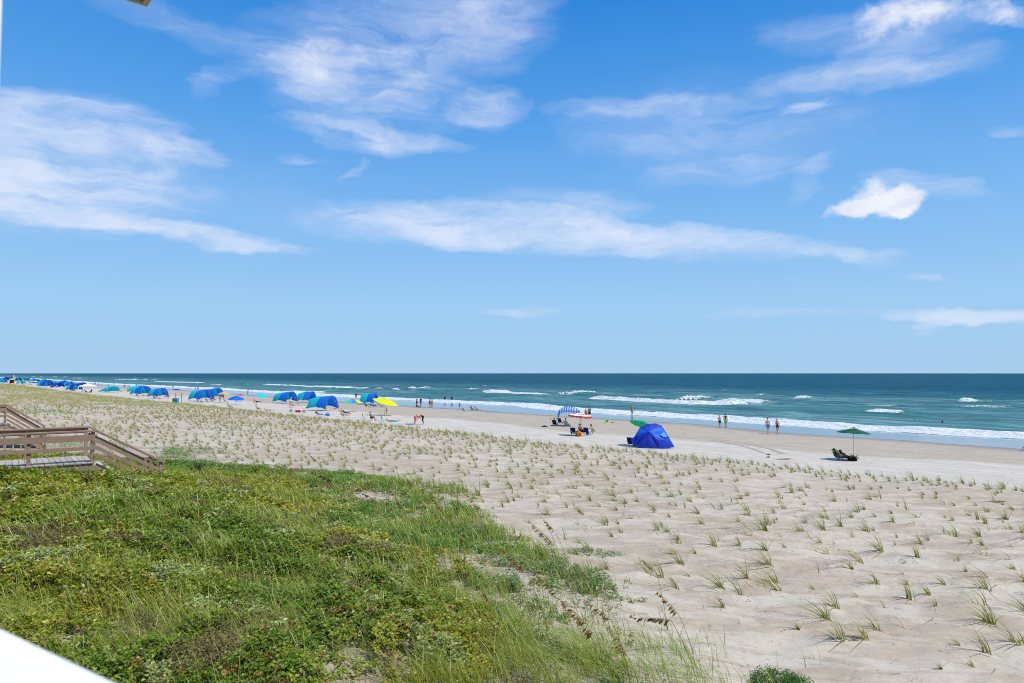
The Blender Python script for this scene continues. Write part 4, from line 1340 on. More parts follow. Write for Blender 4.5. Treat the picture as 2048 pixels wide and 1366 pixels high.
def boardwalk(label, A, z_rail, run, drop, length, width):
    """A: near end post in plan. Runs inland along -NV, stairs go down along +NV."""
    root = thing('boardwalk', label, 'boardwalk', (A[0], A[1], 0))
    zd = z_rail - .95
    gz = lambda p: float(ground_z(A[0] + p.x, A[1] + p.y))
    nb = int(length / .148)
    for i in range(nb):                                  # deck boards lie across the walk
        c = NV * (-.05 - .148 * i)
        if i < 46:
            local_beam('deck_board', c + Vector((0, 0, zd)) - UV * .10, c + UV * (width + .10) + Vector((0, 0, zd)), .138, .038, M_WOOD_TOP, root, jitter=.004)
    if nb > 46:
        local_beam('deck_end', NV * (-.05 - .148 * 46 - .0) - UV * .1 + Vector((0, 0, zd)), NV * (-.05 - .148 * 46) + UV * (width + .1) + Vector((0, 0, zd)), .138, .04, M_WOOD_TOP, root)
    for side in (0, 1):
        o = UV * (width * side)
        ins = UV * (.045 if side == 0 else -.045)       # boards sit on the walkway face of the posts
        outs = -ins
        # posts along the level walk
        nposts = int(length / 1.55) + 1
        for k in range(nposts):
            p = o - NV * (1.55 * k)
            local_post('post', p, gz(p) - .3, z_rail - .045, .10, M_WOOD_X, root)
        e = o - NV * (1.55 * (nposts - 1))
        local_beam('rim_joist', e + outs * 1.0 + Vector((0, 0, zd - .13)) , o + outs * 1.0 + Vector((0, 0, zd - .13)), .04, .19, M_WOOD, root)
        local_beam('cap_rail', e - NV * .1 + Vector((0, 0, z_rail - .02)), o + NV * .10 + Vector((0, 0, z_rail - .02)), .19, .045, M_WOOD, root)
        for zz, hh in (((.215, .18), (.52, .105)) if side == 0 else ((.13, .16), (.42, .10))):
            local_beam('side_rail', e + outs * 1.6 + Vector((0, 0, z_rail - zz)), o + outs * 1.6 + Vector((0, 0, z_rail - zz)), .036, hh, M_WOOD, root)
        # stair run
        f = o + NV * run
        L = run
        local_post('post', f, gz(f) - .3, z_rail - drop + .02, .10, M_WOOD_X, root)
        fi = f - NV * .16 + ins * 2.2
        local_post('post', fi, gz(fi) - .3, z_rail - drop - .02, .085, M_WOOD_X, root)
        a0 = o + NV * .06; a1 = f + NV * .09
        dz = Vector((0, 0, -drop))
        zr = Vector((0, 0, z_rail))
        local_beam('cap_rail', a0 + zr + Vector((0, 0, -.02)), a1 + zr + dz + Vector((0, 0, -.01)), .17, .045, M_WOOD, root)
        for zz, hh in (((.28, .10), (.49, .10), (.71, .10)) if side == 0 else ((.24, .09),)):
            local_beam('side_rail', a0 + outs * 1.7 + zr + Vector((0, 0, -zz)), f + outs * 1.7 + zr + dz + Vector((0, 0, -zz + .03)), .036, hh, M_WOOD, root)
        local_beam('stringer', a0 + ins * .6 + Vector((0, 0, zd - .14)), f + ins * .6 + Vector((0, 0, zd - .14 - drop)), .04, .24, M_WOOD, root)
    nt = 7
    for k in range(1, nt):
        c = NV * (run * (k - .35) / (nt - 1)) + Vector((0, 0, zd - drop * k / (nt - 1) * 1.0))
        for q in (0, 1):
            cc = c + NV * (.145 * q - .05)
            local_beam('stair_tread', cc + UV * .06, cc + UV * (width - .06), .135, .04, M_WOOD_TOP, root)
    return root
boardwalk('nearer weathered boardwalk whose railed steps end in green herbs', (-12.46, 20.4), 5.30, 1.85, 1.10, 8.6, 1.87)
boardwalk('farther small boardwalk with sloping handrail behind the nearer one', (-26.4, 35.7), 5.30, 1.75, 1.25, 5.2, 1.87)

# ------------------------------------------------------------------ the porch the photographer stands on
M_WHITE = mat('white_paint', (0.76, 0.76, 0.74), .5, .10, 5, .35, 0, .25)
M_EAVE = mat('stained_eave_wood', (0.42, 0.34, 0.20), .8, .2, 12, .2)
RD = Vector((0.84, -0.543, 0)).normalized()
RN = Vector((-RD.y, RD.x, 0))
pp = Vector((-1.2845, 1.535, 0))
root = thing('porch_column', 'white porch column at the extreme left edge of the view', 'column', (pp.x, pp.y, 2.7))
mb = MB(); mb.bevel_box((0, 0, 3.05), (.14, .14, 6.1), None, .008); o = mb.build('shaft', M_WHITE, root)
o.rotation_euler.z = math.atan2(RD.y, RD.x)
mb = MB(); mb.bevel_box((0, 0, .1), (.2, .2, .2), None, .01); mb.build('base', M_WHITE, root).rotation_euler.z = math.atan2(RD.y, RD.x)
p0 = at_z(0, 1250, 6.5); p1 = at_z(250, 1366, 6.5)
a_ = Vector((p0[0], p0[1], 0)); b_ = Vector((p1[0], p1[1], 0))
dd = (b_ - a_).normalized(); nn = Vector((dd.y, -dd.x, 0))     # towards the viewer
if nn.dot(-a_) < 0: nn = -nn
root = thing('porch_railing', 'blurred white porch handrail in the lower left corner', 'railing', (a_.x, a_.y, 0))
st_ = -dd * .55 + nn * .07; en_ = dd * 3.2 + nn * .07
def rail_piece(nm, z, w, h, bev):
    mb = MB(); L = (en_ - st_).length
    mb.bevel_box((0, 0, 0), (L, w, h), None, bev)
    o = mb.build(nm, M_WHITE, root, True)
    o.location = (st_ + en_) / 2 + Vector((0, 0, z)); o.rotation_euler.z = math.atan2(dd.y, dd.x)
rail_piece('handrail', 6.475, .14, .05, .018)
rail_piece('upper_rail', 6.405, .04, .09, .006)
rail_piece('lower_rail', 5.60, .04, .09, .006)
for k in range(26):
    p = st_ + (en_ - st_) * ((k + .5) / 26)
    mb = MB(); mb.box((0, 0, .36), (.035, .035, .72)); o = mb.build('baluster', M_WHITE, root); o.location = p + Vector((0, 0, 5.64)); o.rotation_euler.z = math.atan2(dd.y, dd.x)
for k in (0, 1):
    p = st_ if k == 0 else en_
    mb = MB(); mb.bevel_box((0, 0, 2.1), (.1, .1, 4.2), None, .006); o = mb.build('rail_post', M_WHITE, root); o.location = p + Vector((0, 0, 2.2)); o.rotation_euler.z = math.atan2(dd.y, dd.x)
# tail of the eave beam poking into the top of the view
zc = 8.6
c0 = at_z(294, 14, zc); c1 = at_z(250, 0, zc)
c0 = Vector((c0[0], c0[1], 0)); c1 = Vector((c1[0], c1[1], 0))
ed = (c1 - c0).normalized(); bd = Vector((-ed.y, ed.x, 0))
if bd.y > 0: bd = -bd
wd = .17
root = thing('eave_beam', 'brown eave beam end at the top left edge', 'beam', (c0.x, c0.y, zc))
mb = MB(); mb.raw([(0, 0, 0)] * 0, [])
def eb(a0, a1, b0, b1, z0, z1):
    P = [ed * a + bd * b for a, b in ((a0, b0), (a1, b0), (a1, b1), (a0, b1))]
    V = [Vector((p.x, p.y, z0)) for p in P] + [Vector((p.x, p.y, z1)) for p in P]
    return V, [(0, 3, 2, 1), (4, 5, 6, 7), (0, 1, 5, 4), (1, 2, 6, 5), (2, 3, 7, 6), (3, 0, 4, 7)]
mb.raw(*eb(.025, wd - .025, .02, 2.6, .012, .20)); mb.build('core', mat('shaded_eave_core', (.10, .085, .045), .85, .2, 10), root)  # shade on the eave underside painted as a dark olive colour
mb = MB(); mb.raw(*eb(0, .022, 0, 2.6, 0, .21)); mb.raw(*eb(wd - .022, wd, 0, 2.6, 0, .21)); mb.raw(*eb(.022, wd - .022, 0, .018, 0, .21)); mb.build('fascia', M_EAVE, root)

for _n in ('porch_column', 'porch_railing', 'eave_beam', 'boardwalk', 'boardwalk.001'):
    if _n in bpy.data.objects: bpy.data.objects[_n]['kind'] = 'thing'
# ------------------------------------------------------------------ people
def seg_dir(a):
    """sagittal direction: 0 down, 90 forward (+Y), 180 up"""
    a = R(a)
    return Vector((0, math.sin(a), -math.cos(a)))

POSES = {
    # torso lean (+ forward), thigh L/R, shin L/R, upper arm L/R, forearm L/R, arm spread
    'stand':  dict(lean=2, th=(2, -2), sh=(-2, -4), ua=(2, -3), fa=(12, 8), sp=.10),
    'walk':   dict(lean=5, th=(22, -16), sh=(4, -34), ua=(-20, 20), fa=(-2, 38), sp=.10),
    'stroll': dict(lean=4, th=(13, -9), sh=(2, -20), ua=(-10, 12), fa=(6, 26), sp=.12),
    'run':    dict(lean=12, th=(48, -28), sh=(-20, -78), ua=(-45, 40), fa=(40, 110), sp=.14),
    'carry':  dict(lean=5, th=(6, -6), sh=(0, -10), ua=(18, 6), fa=(78, 60), sp=.10),
    'bend':   dict(lean=82, th=(10, 2), sh=(-14, -18), ua=(24, 34), fa=(30, 38), sp=.08),
    'hips':   dict(lean=0, th=(3, -3), sh=(-2, -3), ua=(-12, -12), fa=(35, 35), sp=.42),
    'chair':  dict(lean=-28, th=(96, 92), sh=(28, 34), ua=(18, 20), fa=(78, 80), sp=.16),
    'lounge': dict(lean=-50, th=(92, 86), sh=(70, 74), ua=(14, 20), fa=(70, 80), sp=.16),
    'floor':  dict(lean=-14, th=(118, 112), sh=(20, 14), ua=(30, 36), fa=(80, 84), sp=.14),
    'recline':dict(lean=-58, th=(104, 92), sh=(58, 86), ua=(-40, -34), fa=(-4, 0), sp=.2),
    'kneel':  dict(lean=28, th=(32, 24), sh=(-82, -84), ua=(42, 50), fa=(62, 70), sp=.12),
    'lie':    dict(lean=-88, th=(90, 88), sh=(88, 91), ua=(78, 96), fa=(92, 100), sp=.2),
    'squat':  dict(lean=38, th=(112, 104), sh=(-28, -24), ua=(60, 66), fa=(60, 70), sp=.1),
}
def skeleton(pose):
    p = POSES[pose]
    J = {}; E = []; Rr = {}
    def add(n, v, r, par=None):
        J[n] = Vector(v); Rr[n] = r
        if par: E.append((par, n))
    lean = R(p['lean'])
    up = Vector((0, math.sin(lean), math.cos(lean)))
    fw = Vector((0, math.cos(lean), -math.sin(lean)))
    X = Vector((1, 0, 0))
    add('pelvis', (0, 0, 0), (.155, .105))
    add('waist', up * .17, (.130, .092), 'pelvis')
    add('chest', up * .34 + fw * .012, (.155, .108), 'waist')
    add('collar', up * .49, (.085, .070), 'chest')
    hup = (up + Vector((0, 0, 1)) * (.55 if p['lean'] < 60 else .05)).normalized()
    hfw = (fw + Vector((0, 1, 0)) * .4).normalized() if p['lean'] < 60 else fw
    add('neck', J['collar'] + hup * .075 + hfw * .012, (.050, .053), 'collar')
    add('skull_base', J['neck'] + hup * .075 + hfw * .012, (.066, .078), 'neck')
    add('skull', J['skull_base'] + hup * .075, (.074, .092), 'skull_base')
    add('crown', J['skull'] + hup * .058, (.052, .066), 'skull')
    for sd, nm, i in ((1, 'r', 0), (-1, 'l', 1)):
        add('hip_' + nm, X * .088 * sd - up * .055, (.098, .100), 'pelvis')
        k = J['hip_' + nm] + seg_dir(p['th'][i]) * .42 + X * .012 * sd
        add('thigh_' + nm, J['hip_' + nm].lerp(k, .4), (.083, .086), 'hip_' + nm)
        add('knee_' + nm, k, (.056, .060), 'thigh_' + nm)
        a = k + seg_dir(p['sh'][i]) * .41
        add('calf_' + nm, k.lerp(a, .32) - Vector((0, .012, 0)), (.054, .058), 'knee_' + nm)
        add('ankle_' + nm, a, (.036, .040), 'calf_' + nm)
        fd = seg_dir(p['sh'][i] + (88 if p['sh'][i] > -50 else 40))
        add('foot_' + nm, a + fd * .10 + seg_dir(p['sh'][i]) * .045, (.042, .028), 'ankle_' + nm)
        add('toe_' + nm, a + fd * .19 + seg_dir(p['sh'][i]) * .05, (.034, .018), 'foot_' + nm)
        s0 = J['collar'] - up * .045 + X * .185 * sd
        add('shoulder_' + nm, s0, (.060, .060), 'collar')
        ua = (seg_dir(p['ua'][i]) + X * p['sp'] * sd).normalized()
        el = s0 + ua * .29
        add('biceps_' + nm, s0.lerp(el, .45), (.048, .050), 'shoulder_' + nm)
        add('elbow_' + nm, el, (.038, .038), 'biceps_' + nm)
        fa = (seg_dir(p['fa'][i]) + X * p['sp'] * .3 * sd).normalized()
        wr = el + fa * .25
        add('wrist_' + nm, wr, (.027, .024), 'elbow_' + nm)
        add('palm_' + nm, wr + fa * .075, (.038, .018), 'wrist_' + nm)
        J['_fdir_' + nm] = fa
    J['_up'], J['_fw'], J['_hup'], J['_hfw'] = up, fw, hup, hfw
    return J, E, Rr

PENDING = []
GARMENT_BONES = {
    'shirt': ['waist', 'chest', 'collar', 'shoulder_r', 'shoulder_l', 'biceps_r', 'biceps_l'],
    'tank': ['waist', 'chest', 'collar'],
    'shorts': ['pelvis', 'hip_r', 'hip_l', 'thigh_r', 'thigh_l'],
    'trousers': ['pelvis', 'hip_r', 'hip_l', 'thigh_r', 'thigh_l', 'knee_r', 'knee_l', 'calf_r', 'calf_l'],
    'swimsuit': ['pelvis', 'waist', 'chest'],
    'briefs': ['pelvis', 'hip_r', 'hip_l'],
    'top': ['chest'],
}
def person(label, pose, at, heading, height=1.75, skin='tan', clothes=(), hair='dark', hat=None, group=None, sink=0.0, seat=None, long_hair=False):
    """heading: plan angle (degrees from +X) that the figure faces"""
    J, E, Rr = skeleton(pose)
    names = [n for n in J if not n.startswith('_')]
    idx = {n: i for i, n in enumerate(names)}
    root = thing('person', label, 'person', at, R(heading - 90), group)
    me = bpy.data.meshes.new('body')
    me.from_pydata([tuple(J[n]) for n in names], [(idx[a], idx[b]) for a, b in E], [])
    ob = bpy.data.objects.new('body', me)
    COL.objects.link(ob)
    sk = ob.modifiers.new('skin', 'SKIN')
    sk.use_smooth_shade = True
    sv = me.skin_vertices[0].data
    for n in names:
        sv[idx[n]].radius = Rr[n]
        sv[idx[n]].use_root = (n == 'pelvis')
    ss = ob.modifiers.new('smooth', 'SUBSURF'); ss.levels = 1; ss.render_levels = 1
    PENDING.append(dict(ob=ob, root=root, J=J, names=names, k=height / 1.77, skin=skin, clothes=clothes, hair=hair, hat=hat, sink=sink, seat=seat, long_hair=long_hair, pose=pose))
    return root

def finish_people():
    bpy.context.view_layer.update()
    dg = bpy.context.evaluated_depsgraph_get()
    for q in PENDING:
        ob, root, J, k = q['ob'], q['root'], q['J'], q['k']
        ev = bpy.data.meshes.new_from_object(ob.evaluated_get(dg))
        V = np.array([v.co[:] for v in ev.vertices]); F = [tuple(p.vertices) for p in ev.polygons]
        bpy.data.meshes.remove(ev)
        bpy.data.objects.remove(ob)
        bones = [n for n in q['names']]
        B = np.array([J[n][:] for n in bones])
        d = np.linalg.norm(V[:, None, :] - B[None], axis=2)
        near = d.argmin(1)
        zmin = V[:, 2].min()
        if q['seat'] is not None:
            zoff = q['seat'] / k + .115
        else:
            zoff = -zmin
        zoff -= q['sink'] / k
        # hands with separate fingers, nose and ears belong to the body
        mb = MB(); mb.raw(V, F)
        for nm, sd in (('r', 1), ('l', -1)):
            pal, fd = J['palm_' + nm], J['_fdir_' + nm]
            sx = fd.cross(Vector((1, 0, 0)))
            sx = sx.normalized() if sx.length > .1 else Vector((0, 1, 0))
            inn = Vector((-sd, 0, 0))
            for j, ln in enumerate((.066, .076, .071, .055)):
                b0 = pal + sx * (.026 - .017 * j)
                b1 = b0 + (fd + inn * .15).normalized() * ln * .55
                b2 = b1 + (fd + inn * .6).normalized() * ln * .5
                mb.tube([b0, b1, b2], [.0085, .0078, .0055], 4)
            t0 = pal - fd * .035 + sx * .028
            t1 = t0 + (sx * .8 + fd * .6).normalized() * .032
            mb.tube([t0, t1, t1 + (fd + sx * .2).normalized() * .026], [.0105, .009, .006], 4)
        hu, hf = J['_hup'], J['_hfw']
        sb = J['skull_base']
        mb.tube([sb + hf * .070 + hu * .045, sb + hf * .098 + hu * .018, sb + hf * .076 + hu * .006], [.009, .014, .010], 5)
        for sd in (1, -1):
            mb.tube([sb + Vector((.070 * sd, 0, 0)) + hu * .05, sb + Vector((.086 * sd, 0, 0)) - hf * .01 + hu * .03, sb + Vector((.070 * sd, 0, 0)) + hu * .005], [.010, .014, .008], 4)
        mb.tube([sb + hf * .072 - hu * .030 + Vector((-.024, 0, 0)), sb + hf * .080 - hu * .032, sb + hf * .072 - hu * .030 + Vector((.024, 0, 0))], [.005, .0085, .005], 4)
        base = Vector((0, 0, zoff))
        def put(o):
            o.location = base * k
            o.scale = (k, k, k)
            return o
        put(mb.build('body', SKIN[q['skin']], root, True))
        me = None
        nrm = np.zeros_like(V)
        for f in F:
            a, b, c = V[f[0]], V[f[1]], V[f[2]]
            nn_ = np.cross(b - a, c - a)
            for i in f: nrm[i] += nn_
        nrm = unit(nrm)
        for kind, fab in q['clothes']:
            wanted = {bones.index(n) for n in GARMENT_BONES[kind]}
            ok = np.isin(near, list(wanted))
            fs = [f for f in F if sum(ok[i] for i in f) >= (3 if kind != 'top' else 2)]
            if not fs: continue
            us = sorted({i for f in fs for i in f}); rm = {o_: n_ for n_, o_ in enumerate(us)}
            th = .022 if kind in ('shorts', 'shirt', 'trousers') else .008
            g = MB(); g.raw([tuple(V[i] + nrm[i] * th) for i in us], [tuple(rm[i] for i in f) for f in fs])
            put(g.build({'tank': 'tank_top', 'top': 'bikini_top', 'briefs': 'swim_briefs'}.get(kind, kind), FABRIC[fab], root, True))
        if q['hair']:
            C_ = J['skull']
            g = MB()
            def hairfn(u, v):
                th = u * 2 * math.pi; ph = v * (1.75 if q['long_hair'] else 1.45)
                l = Vector((math.cos(th) * math.sin(ph) * .098, 0, 0)) + hf * (math.sin(th) * math.sin(ph) * .112 - .012) + hu * (math.cos(ph) * .100 + .004)
                if math.sin(th) > .3 and ph > .95: l = l - hf * .02 * 1
                if q['long_hair'] and math.sin(th) < .35 and v > .8: l = l - hu * .14 - hf * .01
                if math.sin(th) > .2 and ph > 1.05: l = l * .93 + hu * .03
                return C_ + l
            g.sheet(hairfn, 14, 7)
            put(g.build('hair', HAIR[q['hair']], root, True))
        if q['hat']:
            C_ = J['skull'] + hu * .035
            Mh = Matrix((Vector((1, 0, 0)), hf, hu)).transposed()
            g = MB()
            if q['hat'][0] == 'brim':
                g.lathe([(.19, -.02), (.185, -.012), (.105, .0), (.10, .06), (.075, .095), (.001, .10)], 16, C_, Mh)
            else:
                g.lathe([(.108, -.02), (.110, .02), (.085, .075), (.001, .10)], 14, C_, Mh)
                g.box(C_ + hf * .13 - hu * .008, (.15, .12, .012), Mh)
            put(g.build('hat', FABRIC[q['hat'][1]], root, True))
        e = MB()
        for sd in (1, -1):
            e = MB(); e.sphere(sb + Vector((.031 * sd, 0, 0)) + hf * .073 + hu * .047, .0115, 6, 5); put(e.build('eye', M_EYE, root, True))
    PENDING.clear()
# ------------------------------------------------------------------ shade canopies, umbrellas, chairs
def shade_canopy(label, px, py, W_=3.4, H_=2.35, L_=3.8, cols=('blue', 'teal'), yaw=-90, tail=.18, lift=.35, group='fabric sun canopies on arched poles'):
    g = ground_hit(px, py)
    root = thing('sun_canopy', label, 'canopy', g, R(yaw), group)
    n = len(cols)
    sd = (px * 37 % 11)
    def fab(u, v):
        th = (.03 + .94 * u) * math.pi
        wv = math.sin(v * 9 + u * 5 + sd) * .05 + math.sin(v * 4.3 + u * 13 + sd) * .035
        x = math.cos(th) * W_ / 2 * (1 - .22 * v * v)
        z = max(math.sin(th), 0) ** .92 * H_ * (1 - tail * v * v) + wv
        e = abs(u - .5) * 2
        z += lift * math.sin(min(v, 1) * math.pi) ** .8 * e ** 4 + .08 * e
        return (x + wv * .6, -L_ * v, z)
    for i, c in enumerate(cols):
        mb = MB()
        mb.sheet(lambda u, v: fab(u, (i + v) / n), 22, 10)
        mb.build('canopy_panel', FABRIC[c], root, True)
    mb = MB()
    mb.tube([(math.cos(t) * W_ / 2, 0, max(math.sin(t), 0) ** .92 * H_ + .015) for t in np.linspace(0, math.pi, 26)], .016, 6)
    mb.build('arch_pole', M_DARKPOLE, root, True)
    mb = MB(); mb.tube([(0, .02, H_), (0, 1.6, .05)], .008, 4); mb.build('guy_line', M_STEEL, root)
    mb = MB(); mb.sphere((0, 1.62, .10), .20, 10, 6, (1, .8, .55)); mb.build('sand_anchor', FABRIC['grey'], root, True)
    return root

def umbrella(label, px, py, h=2.2, r=1.1, cols=('teal',), tilt=0, tdir=0, pole='steel', vent=True, rings=None, valance=None, sag=.30, group=None, at=None, weight=False):
    g = ground_hit(px, py) if at is None else Vector(at)
    root = thing('beach_umbrella', label, 'umbrella', g, 0, group)
    pm = {'steel': M_STEEL, 'dark': M_DARKPOLE, 'wood': M_WOODPOLE}[pole]
    ax = Vector((math.cos(R(tdir)), math.sin(R(tdir)), 0))
    rotq = Quaternion(Vector((0, 0, 1)).cross(ax).normalized(), R(tilt)) if tilt else Quaternion()
    knee = Vector((0, 0, h * .62))
    top = knee + rotq @ Vector((0, 0, h * .38))
    mb = MB(); mb.tube([(0, 0, -.2), (0, 0, h * .4), knee, top + rotq @ Vector((0, 0, .05))], [.022, .02, .018, .016], 8); mb.build('pole', pm, root, True)
    def cpt(k, f, lo=0.0):
        """k: rib index with fraction, f: 0 crown .. 1 rim"""
        a = k * math.pi / 4
        fr = (k % 1.0)
        scal = 1 - .075 * math.sin(fr * math.pi) * f
        z = -sag * r * (f ** 1.35) * (1 + .12 * math.sin(fr * math.pi) * f) - lo
        p = rotq @ Vector((math.cos(a) * r * f * scal, math.sin(a) * r * f * scal, z))
        return top + p
    f0 = .16 if vent else .0
    if rings:
        for (fa, fb, c) in rings:
            mb = MB(); mb.sheet(lambda u, v: cpt(u * 8, fa + (fb - fa) * v), 40, 3); mb.build('canopy_ring', FABRIC[c], root, True)
    elif len(cols) == 1:
        mb = MB(); mb.sheet(lambda u, v: cpt(u * 8, f0 + (1 - f0) * v), 48, 6); mb.build('canopy', FABRIC[cols[0]], root, False)
    else:
        for k in range(8):
            mb = MB(); mb.sheet(lambda u, v: cpt(k + u * .999, f0 + (1 - f0) * v), 6, 6); mb.build('canopy_panel', FABRIC[cols[k % len(cols)]], root, True)
    if valance:
        mb = MB(); mb.sheet(lambda u, v: cpt(u * 8, 1.0, .16 * v * (.75 + .25 * math.cos(u * 16 * math.pi * 2))), 96, 2); mb.build('valance', FABRIC[valance], root, True)
    if vent:
        mb = MB(); mb.sheet(lambda u, v: cpt(u * 8, .26 * v, -.085 + .02 * v), 24, 3); mb.build('vent_cap', FABRIC[cols[0]], root, False)
    mb = MB(); mb.sphere(tuple(top + rotq @ Vector((0, 0, .11))), .028, 8, 6); mb.build('finial', pm, root, True)
    mb = MB()
    for k in range(8):
        mb.tube([cpt(k, f, .015) for f in np.linspace(.03, 1, 6)], .007, 4)
    mb.build('ribs', pm, root)
    if weight:
        mb = MB(); mb.lathe([(.001, 0), (.20, .0), (.22, .05), (.20, .18), (.13, .27), (.03, .30), (.001, .30)], 14); mb.build('base_weight', FABRIC['black'], root, True)
    return root

def chair(label, px, py, heading=35, fab='teal', frame='steel', group='low folding beach chairs', at=None, back=28, towel=None):
    g = ground_hit(px, py) if at is None else Vector(at)
    root = thing('beach_chair', label, 'chair', g, R(heading - 90), group)
    fm = M_STEEL if frame == 'steel' else M_DARKPOLE
    b = R(back)
    hip = Vector((0, -.20, .19)); topb = hip + Vector((0, -math.sin(b), math.cos(b))) * .66
    front = Vector((0, .26, .25))
    mb = MB(); mb.sheet(lambda u, v: Vector(((u - .5) * .50, 0, 0)) + front.lerp(hip, v) + Vector((0, 0, -.035 * math.sin(v * math.pi))), 5, 6); mb.build('seat', FABRIC[fab], root, True)
    mb = MB(); mb.sheet(lambda u, v: Vector(((u - .5) * .50, 0, 0)) + hip.lerp(topb, v) + Vector((0, -.035 * math.sin(v * math.pi), 0)), 5, 6); mb.build('backrest', FABRIC[fab], root, True)
    mb = MB()
    for s in (-.26, .26):
        x = Vector((s, 0, 0))
        mb.tube([topb + x, hip + x, front + x * 1.0 + Vector((0, 0, 0))], .013, 6)
        mb.tube([front + x, Vector((s, -.30, .0))], .012, 6)
        mb.tube([hip + x + Vector((0, -.02, .02)), Vector((s, .22, .0))], .012, 6)
    for y, z in ((-.30, .012), (.22, .012)):
        mb.tube([(-.26, y, z), (.26, y, z)], .012, 6)
    mb.tube([topb + Vector((-.26, 0, 0)), topb + Vector((.26, 0, 0))], .013, 6)
    mb.build('frame', fm, root, True)
    for s in (-.285, .285):
        m2 = hip.lerp(topb, .42)
        mb = MB(); mb.beam((s, m2.y + .02, .40), (s, .20, .41), .045, .022); mb.build('armrest', fm, root)
    if towel:
        mb = MB(); mb.sheet(lambda u, v: Vector(((u - .5) * .56, 0, 0)) + (topb + Vector((0, -.03 - .02 * math.sin(u * 9), .02))).lerp(hip.lerp(topb, .45) + Vector((0, -.05 - .03 * math.sin(u * 7), 0)), v), 8, 5); t = mb.build('draped_towel', FABRIC[towel], root, True)
        mb = MB(); mb.sheet(lambda u, v: Vector(((u - .5) * .56, .02 - .01, 0)) + (topb + Vector((0, 0, .025))).lerp(hip + Vector((0, .04, .05)), v), 6, 5); mb.build('draped_towel', FABRIC[towel], root, True)
    return root

def in_chair(label, px, py, heading=35, fab='teal', chair_label=None, skin='tan', clothes=(('shorts', 'navy'),), hair='dark', pose='chair', frame='steel', hat=None, towel=None, height=1.72, group=None, long_hair=False):
    chair(chair_label or 'beach chair', px, py, heading, fab, frame, towel=towel)
    g = ground_hit(px, py)
    f = Vector((math.cos(R(heading)), math.sin(R(heading)), 0))
    person(label, pose, g - f * .10, heading, height, skin, clothes, hair, hat, group, seat=.18, long_hair=long_hair)

# ---- dark green umbrella, lime draped chair and the two people on the right
umbrella('dark green umbrella with tall pale pole alone on the right', 1708, 922, 2.28, 1.17, ('forest',), 3, 20, 'steel', True, sag=.26, weight=True)
in_chair('person with dark hair in the lime draped chair under the dark green umbrella', 1681, 921, 20, 'midblue', 'navy beach chair with lime towel over its back under the dark green umbrella', 'dark', (('shorts', 'orange'), ('tank', 'black')), 'dark', 'lounge', towel='lime')
person('dark haired person sitting on sand right of the lime draped chair', 'recline', ground_hit(1694, 922), 10, 1.66, 'dark', (('briefs', 'black'), ('top', 'black')), 'dark', long_hair=True)
g = ground_hit(1702, 922)
root = thing('beach_bag', 'black beach bag at the foot of the dark green umbrella', 'bag', g, .4)
mb = MB(); mb.bevel_box((0, 0, .17), (.46, .26, .34), None, .07); mb.build('bag_body', FABRIC['black'], root, True)
mb = MB(); mb.tube([(-.14, 0, .32), (-.10, 0, .47), (.10, 0, .47), (.14, 0, .32)], .014, 5); mb.build('strap', FABRIC['navy'], root, True)

# ---- blue pop-up tent
tg = ground_hit(1308, 896)
tent = thing('beach_tent', 'royal blue pop-up beach tent with a small window in its side', 'tent', tg)
TP = {k: Vector(v) for k, v in dict(A=(-1.70, .15, .03), B=(-.95, -.42, 0), B2=(.35, -.55, 0), B3=(1.0, -.30, 0), C=(1.78, .25, .05), H=(-.50, -.28, 1.42), L=(-1.50, .35, 1.02), T1=(-1.05, .62, 1.66),
    T2=(-.42, .90, 1.97), T3=(.38, .95, 2.0), T4=(.86, .85, 1.82), Rm=(1.30, .60, 1.00), G=(.62, -.42, .72)).items()}
cen = Vector((0, .9, .6))
def panel(name, pts, m, bulge=.14, lab=None):
    mb = MB()
    for a, b, c in pts:
        a, b, c = TP[a], TP[b], TP[c]
        n = 6; ids = {}
        V, F = [], []
        for i in range(n + 1):
            for j in range(n + 1 - i):
                u, v = i / n, j / n; w = 1 - u - v
                p = a * w + b * u + c * v
                p = p + (p - cen).normalized() * bulge * 27 * u * v * w
                ids[i, j] = len(V); V.append(p)
        for i in range(n):
            for j in range(n - i):
                F.append((ids[i, j], ids[i + 1, j], ids[i, j + 1]))
                if i + j < n - 1: F.append((ids[i + 1, j], ids[i + 1, j + 1], ids[i, j + 1]))
        mb.raw(V, F)
    return mb.build(name, m, tent, True, lab)
M_T1 = mat('tent_royal', (0.006, 0.035, 0.42), .5, .05, 3, .35, .08)
M_T2 = mat('tent_blue', (0.010, 0.11, 0.62), .5, .05, 3, .35, .10)
panel('tent_panel', [('A', 'B', 'H'), ('L', 'A', 'H')], M_T1)
panel('tent_panel', [('B', 'B2', 'H'), ('B2', 'G', 'H')], M_T1)
panel('tent_panel', [('T1', 'L', 'H')], M_T2, .06)
panel('tent_panel', [('T2', 'T1', 'H'), ('T3', 'T2', 'H')], M_T1, .06)
panel('tent_panel', [('T4', 'T3', 'H')], M_T1, .06)
panel('tent_panel', [('G', 'Rm', 'H'), ('Rm', 'T4', 'H')], M_T2, .06, 'brighter blue side panel holding the window')
panel('tent_panel', [('B2', 'B3', 'G'), ('B3', 'C', 'G'), ('C', 'Rm', 'G')], M_T1, .07)
for a, b in (('H', 'A'), ('H', 'B2'), ('H', 'T1'), ('H', 'T4'), ('H', 'G'), ('G', 'C')):
    mb = MB(); P = [TP[a].lerp(TP[b], t) + (TP[a].lerp(TP[b], t) - cen).normalized() * (.02 + .03 * math.sin(t * math.pi)) for t in np.linspace(0, 1, 6)]
    mb.tube(P, .011, 5); mb.build('tent_seam', M_T1, tent, True)
